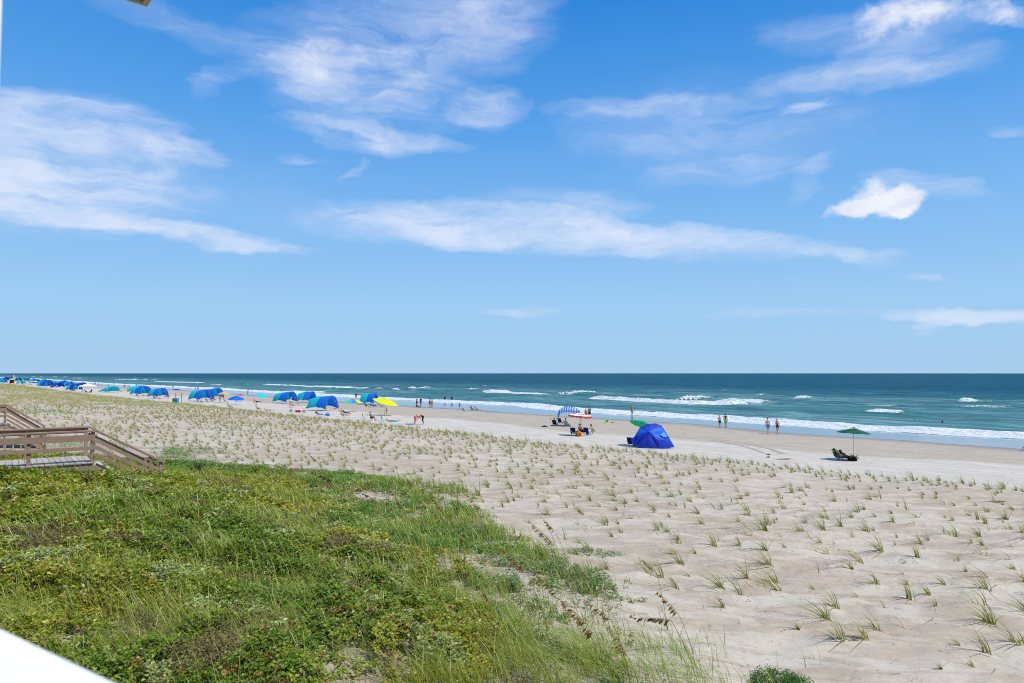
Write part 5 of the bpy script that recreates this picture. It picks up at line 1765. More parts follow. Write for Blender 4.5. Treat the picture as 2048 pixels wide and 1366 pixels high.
mb = MB(); mb.tube([TP[k] + Vector((0, .02, .01)) for k in ('A', 'L', 'T1', 'T2', 'T3', 'T4', 'Rm', 'C')], .022, 6); mb.build('edge_pole', FABRIC['navy'], tent, True)
w_c = [TP['H'].lerp(TP['Rm'], .50).lerp(TP['G'], .30), TP['H'].lerp(TP['Rm'], .82).lerp(TP['T4'], .22), TP['Rm'].lerp(TP['G'], .25), TP['G'].lerp(TP['Rm'], .42).lerp(TP['H'], .1)]
tent.scale = (.95, 1, .93)
wo = Vector((.02, -.16, .07))
mb = MB(); mb.tube([p + wo for p in w_c], .026, 5, True); mb.build('window_trim', FABRIC['sky'], tent, True)
mb = MB(); mb.raw([p + wo * .92 for p in w_c], [(0, 1, 2, 3)]); mb.build('window_mesh', mat('window_mesh', (0.03, 0.25, 0.62), .4, .1, 9, .4), tent)
mb = MB(); mb.raw([TP['A'], TP['A'] + Vector((-.22, -.1, .72)), TP['L']], [(0, 1, 2)]); mb.build('side_flap', M_T1, tent)
chair('chair mostly hidden behind the left end of the royal blue tent', 1266, 886, 60, 'navy', at=tg + Vector((-1.55, 1.3, 0)))
ug = tg + Vector((-.80, 1.75, 0)); ug.z = float(ground_z(ug.x, ug.y))
umbrella('tilted bright green umbrella rising behind the royal blue tent', 0, 0, 2.15, 1.0, ('green',), 24, 40, 'dark', False, sag=.32, at=ug)

# ---- beach cart under the red and white umbrella
cg = ground_hit(1158, 872)
cart = thing('beach_cart', 'beach cart with fat orange balloon wheels under the red striped umbrella', 'cart', cg, R(5))
mb = MB()
for y in (-.28, .28):
    mb.tube([(-.62, y, .34), (.62, y, .34)], .016, 6)
for x in (-.62, 0, .62):
    mb.tube([(x, -.28, .34), (x, .28, .34)], .016, 6)
mb.tube([(-.62, -.28, .34), (-.80, 0, .52), (-.62, .28, .34)], .016, 6)
mb.tube([(.60, -.28, .34), (.62, -.28, .02)], .016, 6); mb.tube([(.60, .28, .34), (.62, .28, .02)], .016, 6)
mb.tube([(-.05, -.42, .25), (-.05, .42, .25)], .018, 6)
mb.build('frame', M_STEEL, cart, True)
mb = MB(); mb.box((0, 0, .365), (1.2, .52, .025)); mb.build('deck', FABRIC['black'], cart)
for y in (-.44, .44):
    mb = MB(); mb.lathe([(.07, -.11), (.17, -.125), (.235, -.08), (.25, 0), (.235, .08), (.17, .125), (.07, .11)], 20, (-.05, y, .25), Matrix.Rotation(math.pi / 2, 3, 'X'))
    w = mb.build('wheel', FABRIC['orange'], cart, True)
    mb = MB(); mb.lathe([(.001, -.12), (.075, -.12), (.075, .12), (.001, .12)], 12, (-.05, y, .25), Matrix.Rotation(math.pi / 2, 3, 'X')); mb.build('hub', FABRIC['black'], w)
root = thing('beach_tote', 'black tote on the cart deck', 'bag', cg + Vector((.28, 0, .38)))
mb = MB(); mb.bevel_box((0, 0, .13), (.4, .28, .26), None, .05); mb.build('bag_body', FABRIC['black'], root, True)
mb = MB(); mb.tube([(-.1, 0, .24), (0, 0, .36), (.1, 0, .24)], .012, 5); mb.build('strap', FABRIC['grey'], root, True)
ug = cg + Vector((.15, .55, 0)); ug.z = float(ground_z(ug.x, ug.y))
umbrella('red and white ringed umbrella standing above the beach cart', 0, 0, 2.28, 1.2, ('red',), 4, -10, 'wood', False, rings=((0, .22, 'red'), (.22, .45, 'white'), (.45, .62, 'red'), (.62, .94, 'white'), (.94, 1.0, 'red')), valance='red', sag=.22, at=ug)
for lab, dx, dy in (('navy chair left of the striped umbrella pole, back to the viewer', -.42, .95), ('navy chair right of the striped umbrella pole, back to the viewer', .92, 1.25)):
    p = cg + Vector((dx, dy, 0)); p.z = float(ground_z(p.x, p.y))
    chair(lab, 0, 0, 68, 'navy', at=p, back=20)
person('tanned person crouching at the right end of the beach cart', 'squat', ground_hit(1189, 869), 165, 1.66, 'pink', (('briefs', 'brightgreen'), ('top', 'brightgreen')), 'brown', long_hair=True)
p = cg + Vector((.30, 1.6, 0)); p.z = float(ground_z(p.x, p.y))
person('shirtless person sitting on sand between the two navy chairs', 'floor', p, 60, 1.75, 'pink', (('shorts', 'black'),), 'brown', ('brim', 'tan'))
g = ground_hit(1177, 870)
root = thing('cool_bag', 'pale blue cool bag standing beside the beach cart', 'cool bag', g, .2)
mb = MB(); mb.bevel_box((0, 0, .20), (.42, .3, .40), None, .04); mb.build('bag_body', FABRIC['sky'], root, True)
mb = MB(); mb.bevel_box((0, 0, .415), (.43, .31, .03), None, .01); mb.build('lid', FABRIC['white'], root)
mb = MB(); mb.tube([(-.16, -.1, .38), (-.12, -.1, .52), (.12, -.1, .52), (.16, -.1, .38)], .012, 5); mb.build('strap', FABRIC['white'], root, True)

# ---- striped four leg shade by the water
sg = ground_hit(1138, 852)
M_BW = striped('blue_white_stripe', (0.03, 0.15, 0.50), (0.42, 0.58, 0.80), 0, 3.4, .3)
shade = thing('striped_shade', 'blue and white striped sun shade on four fabric legs', 'sun shade', sg, R(-8))
def dome(u, v):
    x = (u - .5) * 2; y = (v - .5) * 2
    return (x * 1.28, y * 1.25, 1.78 + .56 * (1 - abs(x) ** 2.2) * (1 - .6 * abs(y) ** 2.2) + .10 * (1 - abs(y) ** 2))
mb = MB(); mb.sheet(dome, 14, 14); mb.build('roof_fabric', M_BW, shade, True)
for sy in (-1, 1):
    mb = MB(); mb.sheet(lambda u, v: ((u - .5) * 2.56, sy * (1.25 + .05 * v), 1.80 + .22 * (1 - abs(2 * u - 1) ** 2.2) - .28 * v), 14, 3); mb.build('valance', M_BW, shade, True)
mb = MB(); mb.sheet(lambda u, v: ((u - .5) * 1.1, (v - .5) * .7, 2.36 + .07 * (1 - (2 * u - 1) ** 2)), 6, 4); mb.build('crown_patch', FABRIC['navy'], shade, True)
for sx in (-1, 1):
    for sy in (-1, 1):
        mb = MB(); mb.sheet(lambda u, v: (sx * (1.28 + .22 * v - .28 * u * (1 - v) ** .7 * 1.0), sy * (1.25 + .12 * v - .05 * u), 1.80 + .28 * u * (1 - v) - 1.2 * v), 3, 6)
        mb.build('leg_sleeve', FABRIC['midblue'], shade, True)
        mb = MB(); mb.tube([(sx * 1.26, sy * 1.24, 1.8), (sx * 1.52, sy * 1.38, 0)], .018, 6); mb.build('leg_pole', M_STEEL, shade, True)
in_chair('person in red shirt in a chair left under the striped shade', 1111, 852, 60, 'black', 'dark chair at the left leg of the striped shade', 'fair', (('shorts', 'red'), ('shirt', 'red')), 'brown', hat=('cap', 'red'))
in_chair('person in red in a chair right under the striped shade', 1134, 853, 60, 'grey', 'grey chair under the middle of the striped shade', 'pink', (('shorts', 'red'),), 'dark', hat=('cap', 'navy'))
chair('empty dark chair behind those under the striped shade', 1122, 848, 55, 'black', 'dark')
g = ground_hit(1100, 852)
rod = thing('fishing_rod', 'tall thin fishing rod in a sand spike left of the striped shade', 'fishing rod', g)
mb = MB(); mb.tube([(0, 0, -.2), (0, 0, .9)], .025, 6); mb.build('sand_spike', FABRIC['white'], rod)
mb = MB(); mb.tube([(0, 0, .3), (0, 0, 1.6), (-.05, .05, 2.9)], [.014, .010, .003], 5); mb.build('blank', M_DARKPOLE, rod, True)
mb = MB(); mb.lathe([(.001, -.05), (.06, -.05), (.06, .05), (.001, .05)], 10, (.07, 0, .85), Matrix.Rotation(math.pi / 2, 3, 'Y')); mb.build('reel', FABRIC['black'], rod)
person('person in green shirt and black cap standing beyond the red striped umbrella', 'stand', ground_hit(1179, 838), 110, 1.80, 'tan', (('shorts', 'black'), ('shirt', 'green')), 'dark', ('cap', 'black'))
person('person in red top standing just left of the one in green', 'stand', ground_hit(1172, 838), 80, 1.62, 'pink', (('shorts', 'red'), ('tank', 'red')), 'brown')

# ---- things lying on the sand
g = ground_hit(1089, 854)
root = thing('sand_toy_bag', 'flat navy bag lying on damp sand left of the red striped umbrella', 'bag', g, .1)
mb = MB(); mb.lathe([(.001, .20), (.10, .17), (.28, .08), (.42, .0), (.001, 0)], 14, (0, 0, 0), Matrix.Diagonal((1.2, .7, 1))); mb.build('bag_body', FABRIC['navy'], root, True)
mb = MB(); mb.tube([(-.1, 0, .17), (0, .05, .22), (.1, 0, .17)], .015, 5); mb.build('strap', FABRIC['black'], root, True)
g = ground_hit(1214, 845)
root = thing('toy_bucket', 'green toy bucket on damp sand left of the standing bather', 'bucket', g)
mb = MB(); mb.lathe([(.001, .0), (.13, 0), (.19, .36), (.205, .36), (.205, .39), (.18, .39), (.13, .04), (.001, .04)], 16); mb.build('bucket_body', FABRIC['brightgreen'], root, True)
mb = MB(); mb.tube([(math.cos(t) * .2, 0, .37 + math.sin(t) * .2) for t in np.linspace(0, math.pi, 9)], .01, 5); mb.build('handle', FABRIC['white'], root, True)
mb = MB(); mb.lathe([(.001, .005), (.34, .005), (.36, .03), (.33, .045), (.001, .04)], 16, (0, -.25, 0)); mb.build('tray', FABRIC['lime'], root, True)
g = ground_hit(1225, 846)
root = thing('toy_spade', 'small orange toy dish lying right of the green bucket', 'toy', g)
mb = MB(); mb.lathe([(.001, 0), (.12, .0), (.20, .10), (.19, .11), (.11, .02), (.001, .02)], 14); mb.build('bowl', FABRIC['orange'], root, True)
mb = MB(); mb.tube([(.19, 0, .10), (.42, .05, .08)], .016, 5); mb.build('handle', FABRIC['orange'], root, True)
drf = mat('driftwood', (0.20, 0.13, 0.08), .9, .3, 9, .1)
for lab, px, py, ln, an in (('long brown piece of driftwood on dry sand left of the green umbrella', 1568, 919, 1.25, -.12), ('short dark weed clump above the long driftwood', 1537, 910, .35, .1), ('smaller dark weed clump just above the long driftwood', 1536, 915, .33, .2), ('bent brown stick at the right end of the planted sand', 1990, 1005, .9, -.1)):
    g = ground_hit(px, py)
    mb = MB()
    mb.tube([(x * ln, .05 * math.sin(x * 7 + px), .03 + .02 * math.sin(x * 5)) for x in np.linspace(-.5, .5, 8)], [.012, .03, .045, .04, .045, .03, .025, .01], 6)
    mb.tube([(.1 * ln, 0, .03), (.25 * ln, .10, .07), (.33 * ln, .14, .05)], [.02, .015, .008], 5)
    o = mb.build('driftwood' if ln > .5 else 'seaweed_clump', drf if ln > .5 else FABRIC['black'], None, True)
    o.location = g; o.rotation_euler.z = an
    tag(o, lab, 'driftwood' if ln > .5 else 'seaweed', None)

# ---- walkers along the wet sand
person('man in black tank top and green shorts walking beside a child', 'stroll', ground_hit(1451.5, 856), 100, 1.80, 'tan', (('shorts', 'brightgreen'), ('tank', 'black')), 'dark')
person('child in grey shirt and dark shorts beside the man in green shorts', 'stroll', ground_hit(1439.5, 855), 100, 1.48, 'tan', (('shorts', 'black'), ('shirt', 'grey')), 'dark', ('cap', 'grey'))
person('shirtless man in blue swim shorts walking beside a woman', 'stroll', ground_hit(1536, 868), 105, 1.80, 'pink', (('shorts', 'midblue'),), 'dark')
person('woman in black swimsuit and straw hat walking right of the man', 'stroll', ground_hit(1555, 870), 95, 1.72, 'pink', (('swimsuit', 'black'), ('briefs', 'black')), 'brown', ('brim', 'tan'))
person('shirtless man in grey shorts standing alone on shiny wet sand', 'hips', ground_hit(1264, 832), 95, 1.84, 'tan', (('shorts', 'grey'),), 'dark')
person('runner in dark clothes whose rear leg enters at the right edge', 'run', ground_hit(2062, 902), 8, 1.75, 'dark', (('trousers', 'black'), ('shirt', 'navy')), 'dark')
def bather(label, px, py, wade, **kw):
    q = at_z(px, py, 0.0)
    person(label, kw.pop('pose', 'stand'), (q[0], q[1], 0.0), kw.pop('heading', 80), kw.pop('height', 1.7), sink=wade, **kw)
bather('swimmer with dark hair and shoulders showing in the sea at right', 1885, 847, 1.30, clothes=(('shirt', 'red'),), long_hair=True)
bather('swimmer shown by the head only, left of the dark haired swimmer', 1829, 841, 1.42, heading=260)
bather('left one of two waders standing in the foam in dark clothes', 890, 801, .45, clothes=(('trousers', 'navy'), ('shirt', 'navy')))
bather('right one of two waders standing in the foam in dark clothes', 903.5, 802, .35, clothes=(('trousers', 'black'), ('shirt', 'navy')))
person('small child standing on shiny wet sand left of an empty chair', 'stand', ground_hit(919, 818), 60, 1.25, 'tan', (('shorts', 'midblue'), ('shirt', 'grey')), 'blond')
person('dark haired woman standing at the water with a companion in front', 'stand', ground_hit(859.5, 816), 80, 1.74, 'tan', (('swimsuit', 'black'), ('briefs', 'black')), 'dark', long_hair=True)
person('person in orange swimwear standing against a dark haired woman', 'hips', ground_hit(864, 816), 60, 1.66, 'pink', (('briefs', 'orange'), ('top', 'orange')), 'brown', long_hair=True)
person('bare chested adult in dark shorts standing behind seated children', 'carry', ground_hit(833.5, 813), 70, 1.78, 'pink', (('shorts', 'black'),), 'brown')
person('adult in blue swimwear with bent arms behind seated children', 'hips', ground_hit(841.5, 813), 60, 1.80, 'tan', (('shorts', 'midblue'), ('shirt', 'navy')), 'dark')
person('dark child sitting on sand in front of the bare chested adult', 'floor', ground_hit(834, 816), 40, 1.40, 'tan', (('shorts', 'black'), ('shirt', 'black')), 'dark')
person('child with light skin sitting right of a dark child', 'floor', ground_hit(841, 816), 170, 1.40, 'fair', (('shorts', 'red'),), 'brown')
chair('empty navy chair facing the sea on damp sand', 931, 824, 25, 'navy', back=34)
in_chair('person sitting in the left one of two dark chairs at the wet sand', 946, 821, 25, 'black', 'left one of two dark chairs at the wet sand', 'fair', (('shorts', 'black'),), 'dark')
in_chair('person lying back in the right one of two dark chairs at the wet sand', 956, 822, 15, 'black', 'right one of two dark chairs at the wet sand', 'pink', (('briefs', 'black'), ('top', 'black')), 'dark', 'lounge')
person('person in pink bending over a blue body board', 'bend', ground_hit(831, 849), 25, 1.72, 'pink', (('shirt', 'pink'), ('shorts', 'pink')), 'brown', long_hair=True)
person('person in white shirt and black trousers bending towards the one in pink', 'bend', ground_hit(845, 849), 172, 1.78, 'pink', (('shirt', 'white'), ('trousers', 'black')), 'dark')
g = ground_hit(819, 849)
mb = MB(); mb.bevel_box((0, 0, .06), (1.0, .48, .09), None, .03); o = mb.build('body_board', FABRIC['midblue'], None, True); o.location = g; o.rotation_euler.z = .1
tag(o, 'blue body board lying on sand beside the person in pink', 'body board')

# ---- yellow umbrella party
umbrella('large tilted yellow umbrella with pale pole', 769, 831, 2.5, 1.95, ('yellow',), 17, -20, 'wood', True, sag=.24)
chair('turquoise chair at the foot of the yellow umbrella', 767, 842, 20, 'cyan', back=12, towel='cyan')
chair('turquoise chair behind the brown skinned person', 730, 840, 15, 'cyan', back=12, towel='midblue')
person('brown skinned person sitting forward on sand by a turquoise chair', 'floor', ground_hit(742, 841), 10, 1.75, 'dark', (('shorts', 'black'),), 'dark')
person('person lying on sand right of the turquoise chair under the yellow umbrella', 'lie', ground_hit(784, 843), 8, 1.7, 'tan', (('trousers', 'cyan'), ('tank', 'navy')), 'dark')
person('small brown child standing at the yellow umbrella pole', 'stand', ground_hit(773, 828), 60, 1.05, 'tan', (('shorts', 'orange'),), 'dark')
in_chair('person in white sitting beyond the yellow umbrella', 764, 815, 30, 'grey', 'grey chair beyond the yellow umbrella', 'fair', (('shirt', 'white'), ('shorts', 'navy')), 'dark')
shade_canopy('teal and blue canopy standing upright behind the yellow umbrella', 752, 810, 3.0, 2.5, 3.2, ('blue', 'teal'), -100, 0.15)
in_chair('person in dark clothes in a green chair left of the upright canopy', 733, 814, 20, 'green', 'green backed chair left of the upright canopy', 'dark', (('shirt', 'black'), ('shorts', 'black')), 'dark')
person('person in navy lying back on sand right of the green chair', 'recline', ground_hit(746, 815), 5, 1.75, 'tan', (('trousers', 'navy'), ('shirt', 'navy')), 'dark')
umbrella('rainbow striped umbrella low over the sand', 706, 824, 2.15, 1.45, ('orange', 'red', 'orange', 'yellow', 'brightgreen', 'cyan', 'midblue', 'yellow'), 4, -60, 'wood', True, sag=.36)
person('person in blue top standing at the water behind the rainbow umbrella', 'stand', ground_hit(712, 800), 90, 1.74, 'pink', (('shirt', 'navy'), ('briefs', 'red')), 'dark', long_hair=True)

# ---- three big canopies
shade_canopy('large teal and blue canopy nearest the planted grass', 664, 822, 3.9, 2.5, 3.8, ('blue', 'teal'), -108, 0.20)
person('person in red sitting on sand under the nearest canopy', 'floor', ground_hit(648, 820), 30, 1.6, 'pink', (('shirt', 'red'), ('shorts', 'navy')), 'brown')
person('person in orange reclining on sand in front of the nearest canopy', 'recline', ground_hit(671, 821), 190, 1.72, 'pink', (('shorts', 'orange'), ('tank', 'orange')), 'dark')
shade_canopy('teal and blue canopy farther behind the nearest one', 626, 805, 3.8, 2.5, 3.2, ('blue', 'teal'), -98, 0.13)
chair('dark chair in the shade of the farther canopy', 622, 808, 30, 'black', 'dark')
in_chair('person in dark clothes sitting beside the farther canopy', 628, 809, 30, 'navy', 'navy chair beside the farther canopy', 'tan', (('shirt', 'navy'), ('shorts', 'red')), 'dark')
shade_canopy('teal and blue canopy left of the walker in white', 584, 807, 3.7, 2.55, 4.0, ('blue', 'teal'), -112, 0.24)
person('walker in white shirt and grey shorts in front of a blue canopy', 'walk', ground_hit(581, 816), 350, 1.82, 'tan', (('shirt', 'white'), ('shorts', 'grey')), 'grey', ('cap', 'white'))
person('sunburnt person bending low right of the walker in white', 'squat', ground_hit(588, 815), 200, 1.5, 'pink', (('shorts', 'pink'),), 'brown')
in_chair('person in a navy recliner in front of the nearest canopy', 638, 832, 12, 'navy', 'navy recliner in front of the nearest canopy', 'fair', (('trousers', 'midblue'), ('shirt', 'navy')), 'dark', 'lounge')
def bag(label, px, py, w, d_, h_, fab, lid=None, name='cooler', cat='cooler'):
    g = ground_hit(px, py)
    root = thing(name, label, cat, g, .1)
    mb = MB(); mb.bevel_box((0, 0, h_ * .45), (w, d_, h_ * .9), None, .03); mb.build('box_body' if cat == 'cooler' else 'bag_body', FABRIC[fab], root, True)
    if lid:
        mb = MB(); mb.bevel_box((0, 0, h_ * .95), (w * 1.04, d_ * 1.04, h_ * .12), None, .015); mb.build('lid', FABRIC[lid], root)
    mb = MB(); mb.tube([(-w * .3, 0, h_ * .95), (-w * .25, 0, h_ * 1.25), (w * .25, 0, h_ * 1.25), (w * .3, 0, h_ * .95)], .014, 5); mb.build('handle', FABRIC['white' if lid else 'black'], root, True)
bag('blue beach bag right of the navy recliner', 655, 832, .55, .32, .40, 'midblue', None, 'beach_bag', 'bag')
bag('red cooler with white lid on dry sand', 596, 825, .75, .42, .42, 'red', 'white')
bag('grey backpack left of the red cooler', 582, 824, .42, .3, .48, 'grey', None, 'backpack', 'backpack')
bag('grey and pink bag right of the red cooler', 608, 825, .5, .32, .45, 'grey', None, 'beach_bag', 'bag')
bag('small black bag lying alone left of the farther canopy', 615, 816, .5, .3, .22, 'black', None, 'beach_bag', 'bag')
in_chair('person with pink skin lying back in the front chair by the rainbow umbrella', 688, 834, 8, 'white', 'white chair in front by the rainbow umbrella', 'pink', (('briefs', 'navy'), ('top', 'navy')), 'brown', 'lounge')
in_chair('person in black lying back in the rear chair by the rainbow umbrella', 691, 829, 8, 'midblue', 'blue chair behind the white one', 'tan', (('shirt', 'black'), ('trousers', 'black')), 'dark', 'lounge')
mb = MB(); mb.sheet(lambda u, v: (u * 1.1 - .55, v * .8 - .4, .03 + .02 * math.sin(u * 9) * math.sin(v * 7)), 8, 6); o = mb.build('beach_towel', FABRIC['white'], None, True); o.location = ground_hit(707, 834)
tag(o, 'white towel spread at the feet of the lying people', 'towel')

# ---- left of the big canopies
umbrella('small tilted teal umbrella above a reclining person', 522, 806, 2.0, 1.08, ('cyan',), 28, -40, 'steel', False, sag=.36)
person('dark haired person reclining beneath the small teal umbrella', 'recline', ground_hit(513, 806), 10, 1.75, 'tan', (('shorts', 'navy'),), 'dark')
person('person standing at the water edge beyond the small teal umbrella', 'carry', ground_hit(495.5, 791), 70, 1.78, 'pink', (('shorts', 'pink'),), 'blond')
chair('pale blue lounge chair with steep backrest on dry sand', 506, 821, 12, 'sky', back=44)
in_chair('sunburnt person sitting right of the pale blue lounge chair', 517, 820, 10, 'grey', 'grey chair right of the pale blue lounge chair', 'pink', (('shorts', 'red'),), 'brown', hat=('cap', 'red'))
person('person lying flat on a towel right of the sunburnt sitter', 'lie', ground_hit(538, 821), 6, 1.7, 'pink', (('briefs', 'sky'),), 'blond')
in_chair('person in grey in a teal chair facing the sea, nearest the grass', 460, 816, 15, 'cyan', 'teal chair nearest the planted grass', 'tan', (('shirt', 'grey'), ('trousers', 'grey')), 'brown')
umbrella('low wide blue umbrella behind the teal chair', 472, 810, 1.75, 1.55, ('blue',), 6, -60, 'steel', False, sag=.42)
umbrella('orange umbrella behind the blue canopies', 448, 806, 2.3, 1.35, ('tan',), 0, 0, 'steel', False, sag=.34)
umbrella('red and green umbrella by the wet sand', 482, 803, 1.7, .95, ('green', 'green', 'navy', 'red', 'red', 'red', 'red', 'green'), 0, 0, 'steel', False, sag=.34)
shade_canopy('long teal and blue canopy left of the orange umbrella', 415, 803, 3.8, 2.6, 3.9, ('blue', 'teal'), -110, 0.18)
shade_canopy('second blue canopy overlapping behind the long one', 437, 799, 3.6, 2.8, 3.4, ('blue', 'teal'), -110, 0.18)
for lab, px, py, pose, sk, cl, fb in (
    ('person in black in the leftmost chair under the long canopy', 397, 805, 'chair', 'tan', (('shirt', 'black'), ('shorts', 'black')), 'black'),
    ('person in pale blue second from left under the long canopy', 404, 806, 'chair', 'fair', (('shirt', 'sky'), ('shorts', 'navy')), 'sky'),
    ('person in green in the middle under the long canopy', 415, 805, 'chair', 'tan', (('shirt', 'forest'), ('shorts', 'forest')), 'forest'),
    ('person in navy right of the one in green', 424, 803, 'chair', 'tan', (('shirt', 'navy'), ('shorts', 'black')), 'navy'),
    ('person in violet at the right end of the long canopy', 430, 802, 'chair', 'fair', (('shirt', 'purple'), ('shorts', 'midblue')), 'midblue'),
    ('person in red shirt sitting beneath the orange umbrella', 450, 804, 'chair', 'pink', (('shirt', 'pink'), ('shorts', 'pink')), 'red')):
    in_chair(lab, px, py, 25, fb, 'chair of the ' + lab.replace('person', 'sitter'), sk, cl, 'dark', pose)
person('dark haired person standing at the right end of the long canopy', 'stand', ground_hit(440, 804), 60, 1.7, 'tan', (('shorts', 'orange'), ('top', 'black')), 'dark')
shade_canopy('teal and royal canopy left of the trash barrels', 326, 797, 3.4, 2.5, 3.5, ('blue', 'teal'), -110, 0.20)
shade_canopy('blue and teal canopy left of the trash barrel canopy', 292, 792, 3.8, 2.7, 4.2, ('blue', 'teal'), -112, 0.22)
shade_canopy('plain teal canopy close to the water behind another', 284, 786, 4.4, 2.4, 4.4, ('cyan',), -112, 0.20)
shade_canopy('collapsed teal canopy sagging to the left', 228, 785, 4.4, 2.0, 5.2, ('teal',), -114, 0.65, .1)
for lab, px, py, sk, cl, fb in (
    ('person in dark blue sitting left below the blue and teal canopy', 276, 794, 'fair', (('shirt', 'navy'), ('shorts', 'midblue')), 'midblue'),
    ('person in red sitting below the blue and teal canopy', 288, 793, 'pink', (('shorts', 'red'),), 'red'),
    ('person in coral reclining right of the one in red', 296, 793, 'pink', (('shorts', 'orange'), ('tank', 'orange')), 'white'),
    ('person in navy sitting left below the teal and royal canopy', 310, 798, 'tan', (('shirt', 'navy'), ('shorts', 'black')), 'navy'),
    ('person in tan shorts sitting below the teal and royal canopy', 320, 799, 'fair', (('shorts', 'tan'),), 'black')):
    in_chair(lab, px, py, 20, fb, 'chair of the ' + lab.replace('person', 'sitter'), sk, cl, 'dark', 'chair')
person('person in red lying propped up left of the trash barrels', 'recline', ground_hit(333, 796), 5, 1.75, 'tan', (('shorts', 'red'), ('tank', 'red')), 'dark')
person('tall person standing below the blue and teal canopy', 'stand', ground_hit(300, 793), 60, 1.75, 'tan', (('shorts', 'navy'),), 'dark')
umbrella('small dark blue umbrella far off near the water', 352, 792, 2.0, 1.25, ('royal',), 0, 0, 'steel', False, sag=.25)

# trash barrels at the edge of the planted sand
for lab, px, fb in (('dark green trash barrel beside a blue one', 348, mat('barrel_green', (0.01, 0.13, 0.09), .4, .1, 4)), ('bright blue trash barrel beside a green one', 354.5, mat('barrel_blue', (0.01, 0.30, 0.55), .4, .1, 4))):
    g = ground_hit(px, 806)
    root = thing('trash_barrel', lab, 'barrel', g, 0, 'trash barrels at the grass edge')
    mb = MB(); mb.lathe([(.001, 0), (.27, 0), (.30, .03), (.30, .30), (.315, .32), (.30, .34), (.31, .62), (.325, .64), (.31, .66), (.315, .92), (.33, .94), (.30, .94), (.28, .1), (.001, .08)], 18); mb.build('drum', fb, root, True)
    mb = MB(); mb.lathe([(.30, .93), (.34, .93), (.345, .965), (.30, .97)], 18); mb.build('rim', M_STEEL, root, True)
for lab, px, py, h_ in (('short wooden post behind the trash barrels', 351, 804, 1.7), ('taller wooden post with a yellow tag right of the trash barrels', 362.5, 807, 1.95)):
    g = ground_hit(px, py)
    root = thing('wooden_post', lab, 'post', g, 0)
    mb = MB(); mb.bevel_box((0, 0, h_ / 2), (.11, .11, h_), None, .012); mb.build('shaft', M_WOOD_X, root)
    mb = MB(); mb.bevel_box((0, 0, h_ + .012), (.13, .13, .03), None, .006); mb.build('cap', M_WOOD_X, root)
    if px > 360:
        mb = MB(); mb.bevel_box((.10, -.06, .95), (.16, .02, .55), None, .005); mb.build('tag_plate', FABRIC['lime'], root)
    else:
        mb = MB(); mb.bevel_box((0, -.06, 1.35), (.14, .02, .2), None, .005); mb.build('tag_plate', FABRIC['grey'], root)

# ---- the crowd far down the beach
FARG = 'canopies crowding the far beach at left'
for lab, px, py, W_, H_, L_, cols in (
    ('far blue and turquoise canopy just left of the white gazebo', 156, 783, 4.6, 3.0, 5.0, ('royal', 'cyan')),
    ('far teal canopy behind the one left of the gazebo', 143, 775, 4.2, 3.0, 5.0, ('blue', 'teal')),
    ('far low royal blue canopy right of the wheeled cart', 121, 776, 5.0, 2.6, 4.0, ('royal', 'royal')),
    ('large far canopy of turquoise and blue left of the wheeled cart', 98, 775, 5.6, 3.6, 5.6, ('royal', 'blue', 'cyan')),
    ('far teal canopy left of the large turquoise and blue one', 76, 768, 5.2, 3.2, 6.0, ('blue', 'teal')),
    ('far pale teal canopy close to the sea behind others', 68, 764, 5.0, 3.0, 6.0, ('cyan',)),
    ('far blue canopy right of the yellow flag', 39, 763, 5.2, 3.4, 6.0, ('royal', 'cyan')),
    ('far royal canopy left of the yellow flag', 14, 762, 5.2, 3.6, 6.0, ('royal', 'blue')),
    ('far turquoise canopy cut by the left edge of the view', 3, 764, 4.6, 3.2, 5.0, ('cyan',)),
    ('far deep blue canopy behind the white gazebo', 168, 777, 4.2, 2.8, 4.6, ('royal', 'navy')),
    ('low turquoise canopy just right of the dark trailer', 45, 769, 4.4, 2.4, 4.0, ('cyan', 'teal')),
    ('pale teal canopy with a blue end below the large far canopy', 88, 772, 4.6, 2.6, 4.2, ('blue', 'cyan')),
    ('narrow blue canopy between the trailer and the left edge', 10, 767, 4.0, 2.6, 4.2, ('blue', 'cyan')),
    ('turquoise canopy squeezed between two royal blue ones', 110, 771, 4.4, 2.8, 4.6, ('cyan', 'cyan')),
    ('blue canopy set back behind the low royal blue one', 130, 770, 4.4, 2.8, 4.6, ('blue', 'blue')),
    ('teal canopy set back behind the large turquoise and blue one', 90, 766, 4.8, 3.0, 5.0, ('teal', 'cyan')),
    ('violet canopy deep in the far crowd', 58, 763, 4.8, 3.0, 5.0, ('purple', 'blue')),
    ('smallest far blue canopy at the upper edge of the crowd', 24, 758, 5.0, 3.2, 6.0, ('blue',)),
    ('smallest far teal canopy at the upper edge of the crowd', 50, 760, 5.0, 3.2, 6.0, ('teal',))):
    shade_canopy(lab, px, py, W_ * .8, H_ * .88, L_ * .72, cols, -108 + (px * 13 % 9), .24, .3, FARG)
umbrella('far green umbrella among the canopy crowd', 50, 768, 2.2, 1.6, ('green',), 0, 0, 'steel', False, sag=.3)
umbrella('far coral and white umbrella below the canopy crowd', 68, 771, 2.2, 1.7, ('orange', 'white'), 0, 0, 'steel', False, sag=.2)
g = ground_hit(175, 785)
gz_ = thing('white_gazebo', 'small white gazebo tent far down the beach', 'gazebo', g, .3)
mb = MB(); mb.sheet(lambda u, v: ((u - .5) * 4.0, (v - .5) * 4.0, 2.0 + .75 * (1 - max(abs(u - .5), abs(v - .5)) * 2)), 8, 8); mb.build('roof', FABRIC['white'], gz_)
for sx in (-1, 1):
    for sy in (-1, 1):
        mb = MB(); mb.box((sx * 1.95, sy * 1.95, 1.0), (.16, .16, 2.0)); mb.build('leg', FABRIC['white'], gz_)
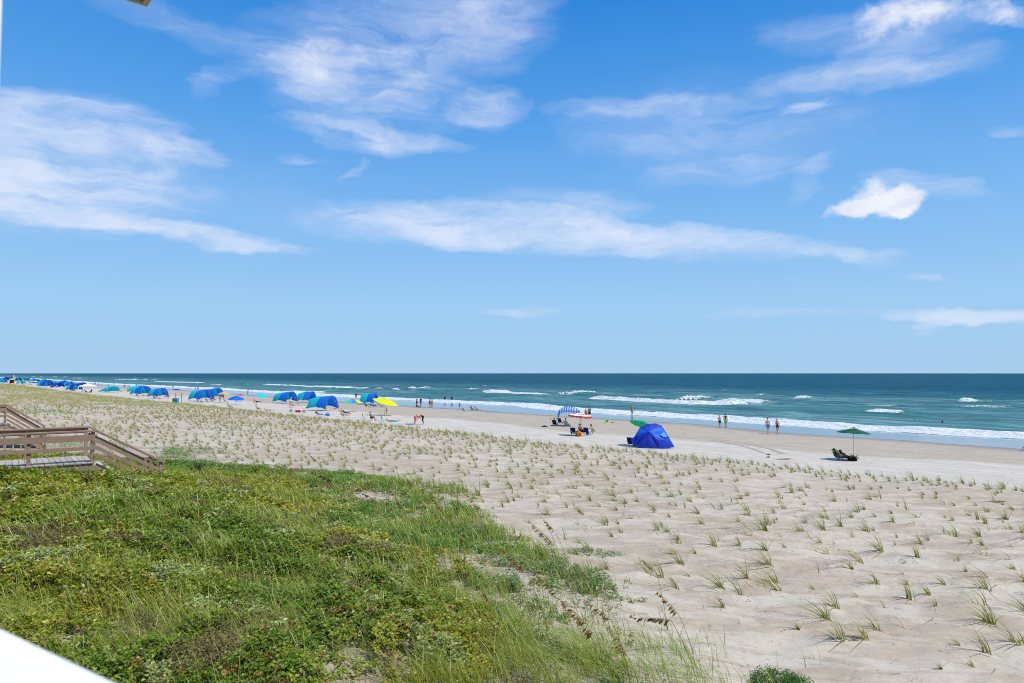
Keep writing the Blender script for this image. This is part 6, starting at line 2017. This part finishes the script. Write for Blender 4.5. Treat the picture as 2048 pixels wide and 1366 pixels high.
for k, (a, b) in enumerate((((-2, -2), (2, -2)), ((2, -2), (2, 2)), ((-2, -2), (-2, 2)), ((-2, 2), (2, 2)))):
    mb = MB(); mb.beam((a[0], a[1], 1.9), (b[0], b[1], 1.9), .03, .24); mb.build('valance', FABRIC['white'], gz_)
in_chair('person sitting in the shade of the white gazebo', 172, 785, 20, 'sky', 'pale blue chair under the white gazebo', 'fair', (('shirt', 'sky'), ('shorts', 'navy')), 'brown')
in_chair('person in dark clothes sitting at the right leg of the white gazebo', 181, 785, 170, 'black', 'black chair under the right side of the gazebo', 'tan', (('shirt', 'black'), ('shorts', 'tan')), 'dark')
# dark trailer with pale roof, yellow flag, wheeled cart
g = ground_hit(24, 768)
tr = thing('beach_trailer', 'dark trailer with a pale roof far down the beach', 'trailer', g, R(-50))
mb = MB(); mb.bevel_box((0, 0, 1.35), (4.2, 1.9, 1.8), None, .08); mb.build('body', FABRIC['black'], tr)
mb = MB(); mb.bevel_box((0, 0, 2.32), (4.6, 2.2, .12), None, .04); mb.build('roof', FABRIC['white'], tr)
for x in (-1.3, 1.3):
    for y in (-.95, .95):
        mb = MB(); mb.lathe([(.001, -.12), (.38, -.12), (.42, 0), (.38, .12), (.001, .12)], 14, (x, y, .42), Matrix.Rotation(math.pi / 2, 3, 'X')); mb.build('wheel', FABRIC['black'], tr, True)
mb = MB(); mb.bevel_box((-.6, -.97, 1.5), (1.3, .05, .8), None, .01); mb.build('hatch', FABRIC['tan'], tr)
g = ground_hit(28.5, 769)
fl = thing('flag_pole', 'yellow flag hanging on a pole beside the dark trailer', 'flag', g)
mb = MB(); mb.tube([(0, 0, 0), (0, 0, 5.0)], .06, 6); mb.build('pole', FABRIC['yellow'], fl)
mb = MB(); mb.sheet(lambda u, v: (-.9 * u, .12 * math.sin(u * 8), 4.9 - 1.7 * v - .5 * u), 6, 4); mb.build('flag', FABRIC['yellow'], fl)
mb = MB(); mb.lathe([(.001, 0), (.5, 0), (.45, .9), (.001, 1.0)], 10); mb.build('base', FABRIC['yellow'], fl)
g = ground_hit(105, 775)
hc = thing('hand_cart', 'white hand cart with black wheels below the far canopies', 'cart', g, .2)
mb = MB(); mb.bevel_box((.3, 0, .75), (1.5, .8, .5), None, .05); mb.build('tub', FABRIC['white'], hc)
for y in (-.5, .5):
    mb = MB(); mb.lathe([(.12, -.12), (.36, -.13), (.45, 0), (.36, .13), (.12, .12)], 16, (-.2, y, .45), Matrix.Rotation(math.pi / 2, 3, 'X')); mb.build('wheel', FABRIC['black'], hc, True)
mb = MB(); mb.tube([(1.0, 0, .8), (1.9, 0, 1.1), (2.3, 0, 1.1)], .03, 5); mb.build('handle', M_STEEL, hc, True)

FOLK = 'small distant bathers along the water edge'
rp = random.Random(4)
cl_opts = [(('shorts', 'navy'),), (('shorts', 'red'),), (('shorts', 'black'), ('shirt', 'navy')), (('briefs', 'black'), ('top', 'black')), (('shorts', 'grey'), ('shirt', 'white')), (('shorts', 'midblue'),)]
for px, py in ((390.5, 782), (396, 782), (430.5, 784), (272.5, 774.5), (277.5, 774.5), (288, 774), (258, 775), (248.5, 776.5), (227.5, 771), (217, 774), (204, 772), (197, 771.5), (346, 777), (186, 771), (191, 770.5), (150, 768), (134, 766), (116, 764), (88, 763), (127, 766), (104, 763.5)):
    q = ground_hit(px, py)
    co = rp.choice(cl_opts)
    person('tiny distant bather in ' + ' and '.join(f + ' ' + {'briefs': 'briefs', 'top': 'bikini top'}.get(k, k) for k, f in co) + ' upright near the water edge', rp.choice(['stand', 'stroll', 'hips']), q, rp.uniform(0, 360), rp.uniform(1.6, 1.85), rp.choice(['tan', 'pink', 'tan', 'dark']), co, rp.choice(['dark', 'brown']), None, FOLK)
SITF = 'small distant people sitting among the far canopies'
for px, py in ((255, 784), (240, 785), (141, 783), (147, 783), (104, 773), (112, 775), (128, 775), (90, 773), (80, 773), (60, 770), (54, 770), (45, 768), (36, 768), (10, 767), (4, 768), (47, 771)):
    q = ground_hit(px, py)
    co = rp.choice(cl_opts)
    person('tiny distant person in ' + ' and '.join(f + ' ' + {'briefs': 'briefs', 'top': 'bikini top'}.get(k, k) for k, f in co) + ' sitting among the far canopies', rp.choice(['floor', 'recline']), q, rp.uniform(-20, 70), rp.uniform(1.6, 1.8), rp.choice(['tan', 'pink', 'dark']), co, rp.choice(['dark', 'brown']), None, SITF)
finish_people()
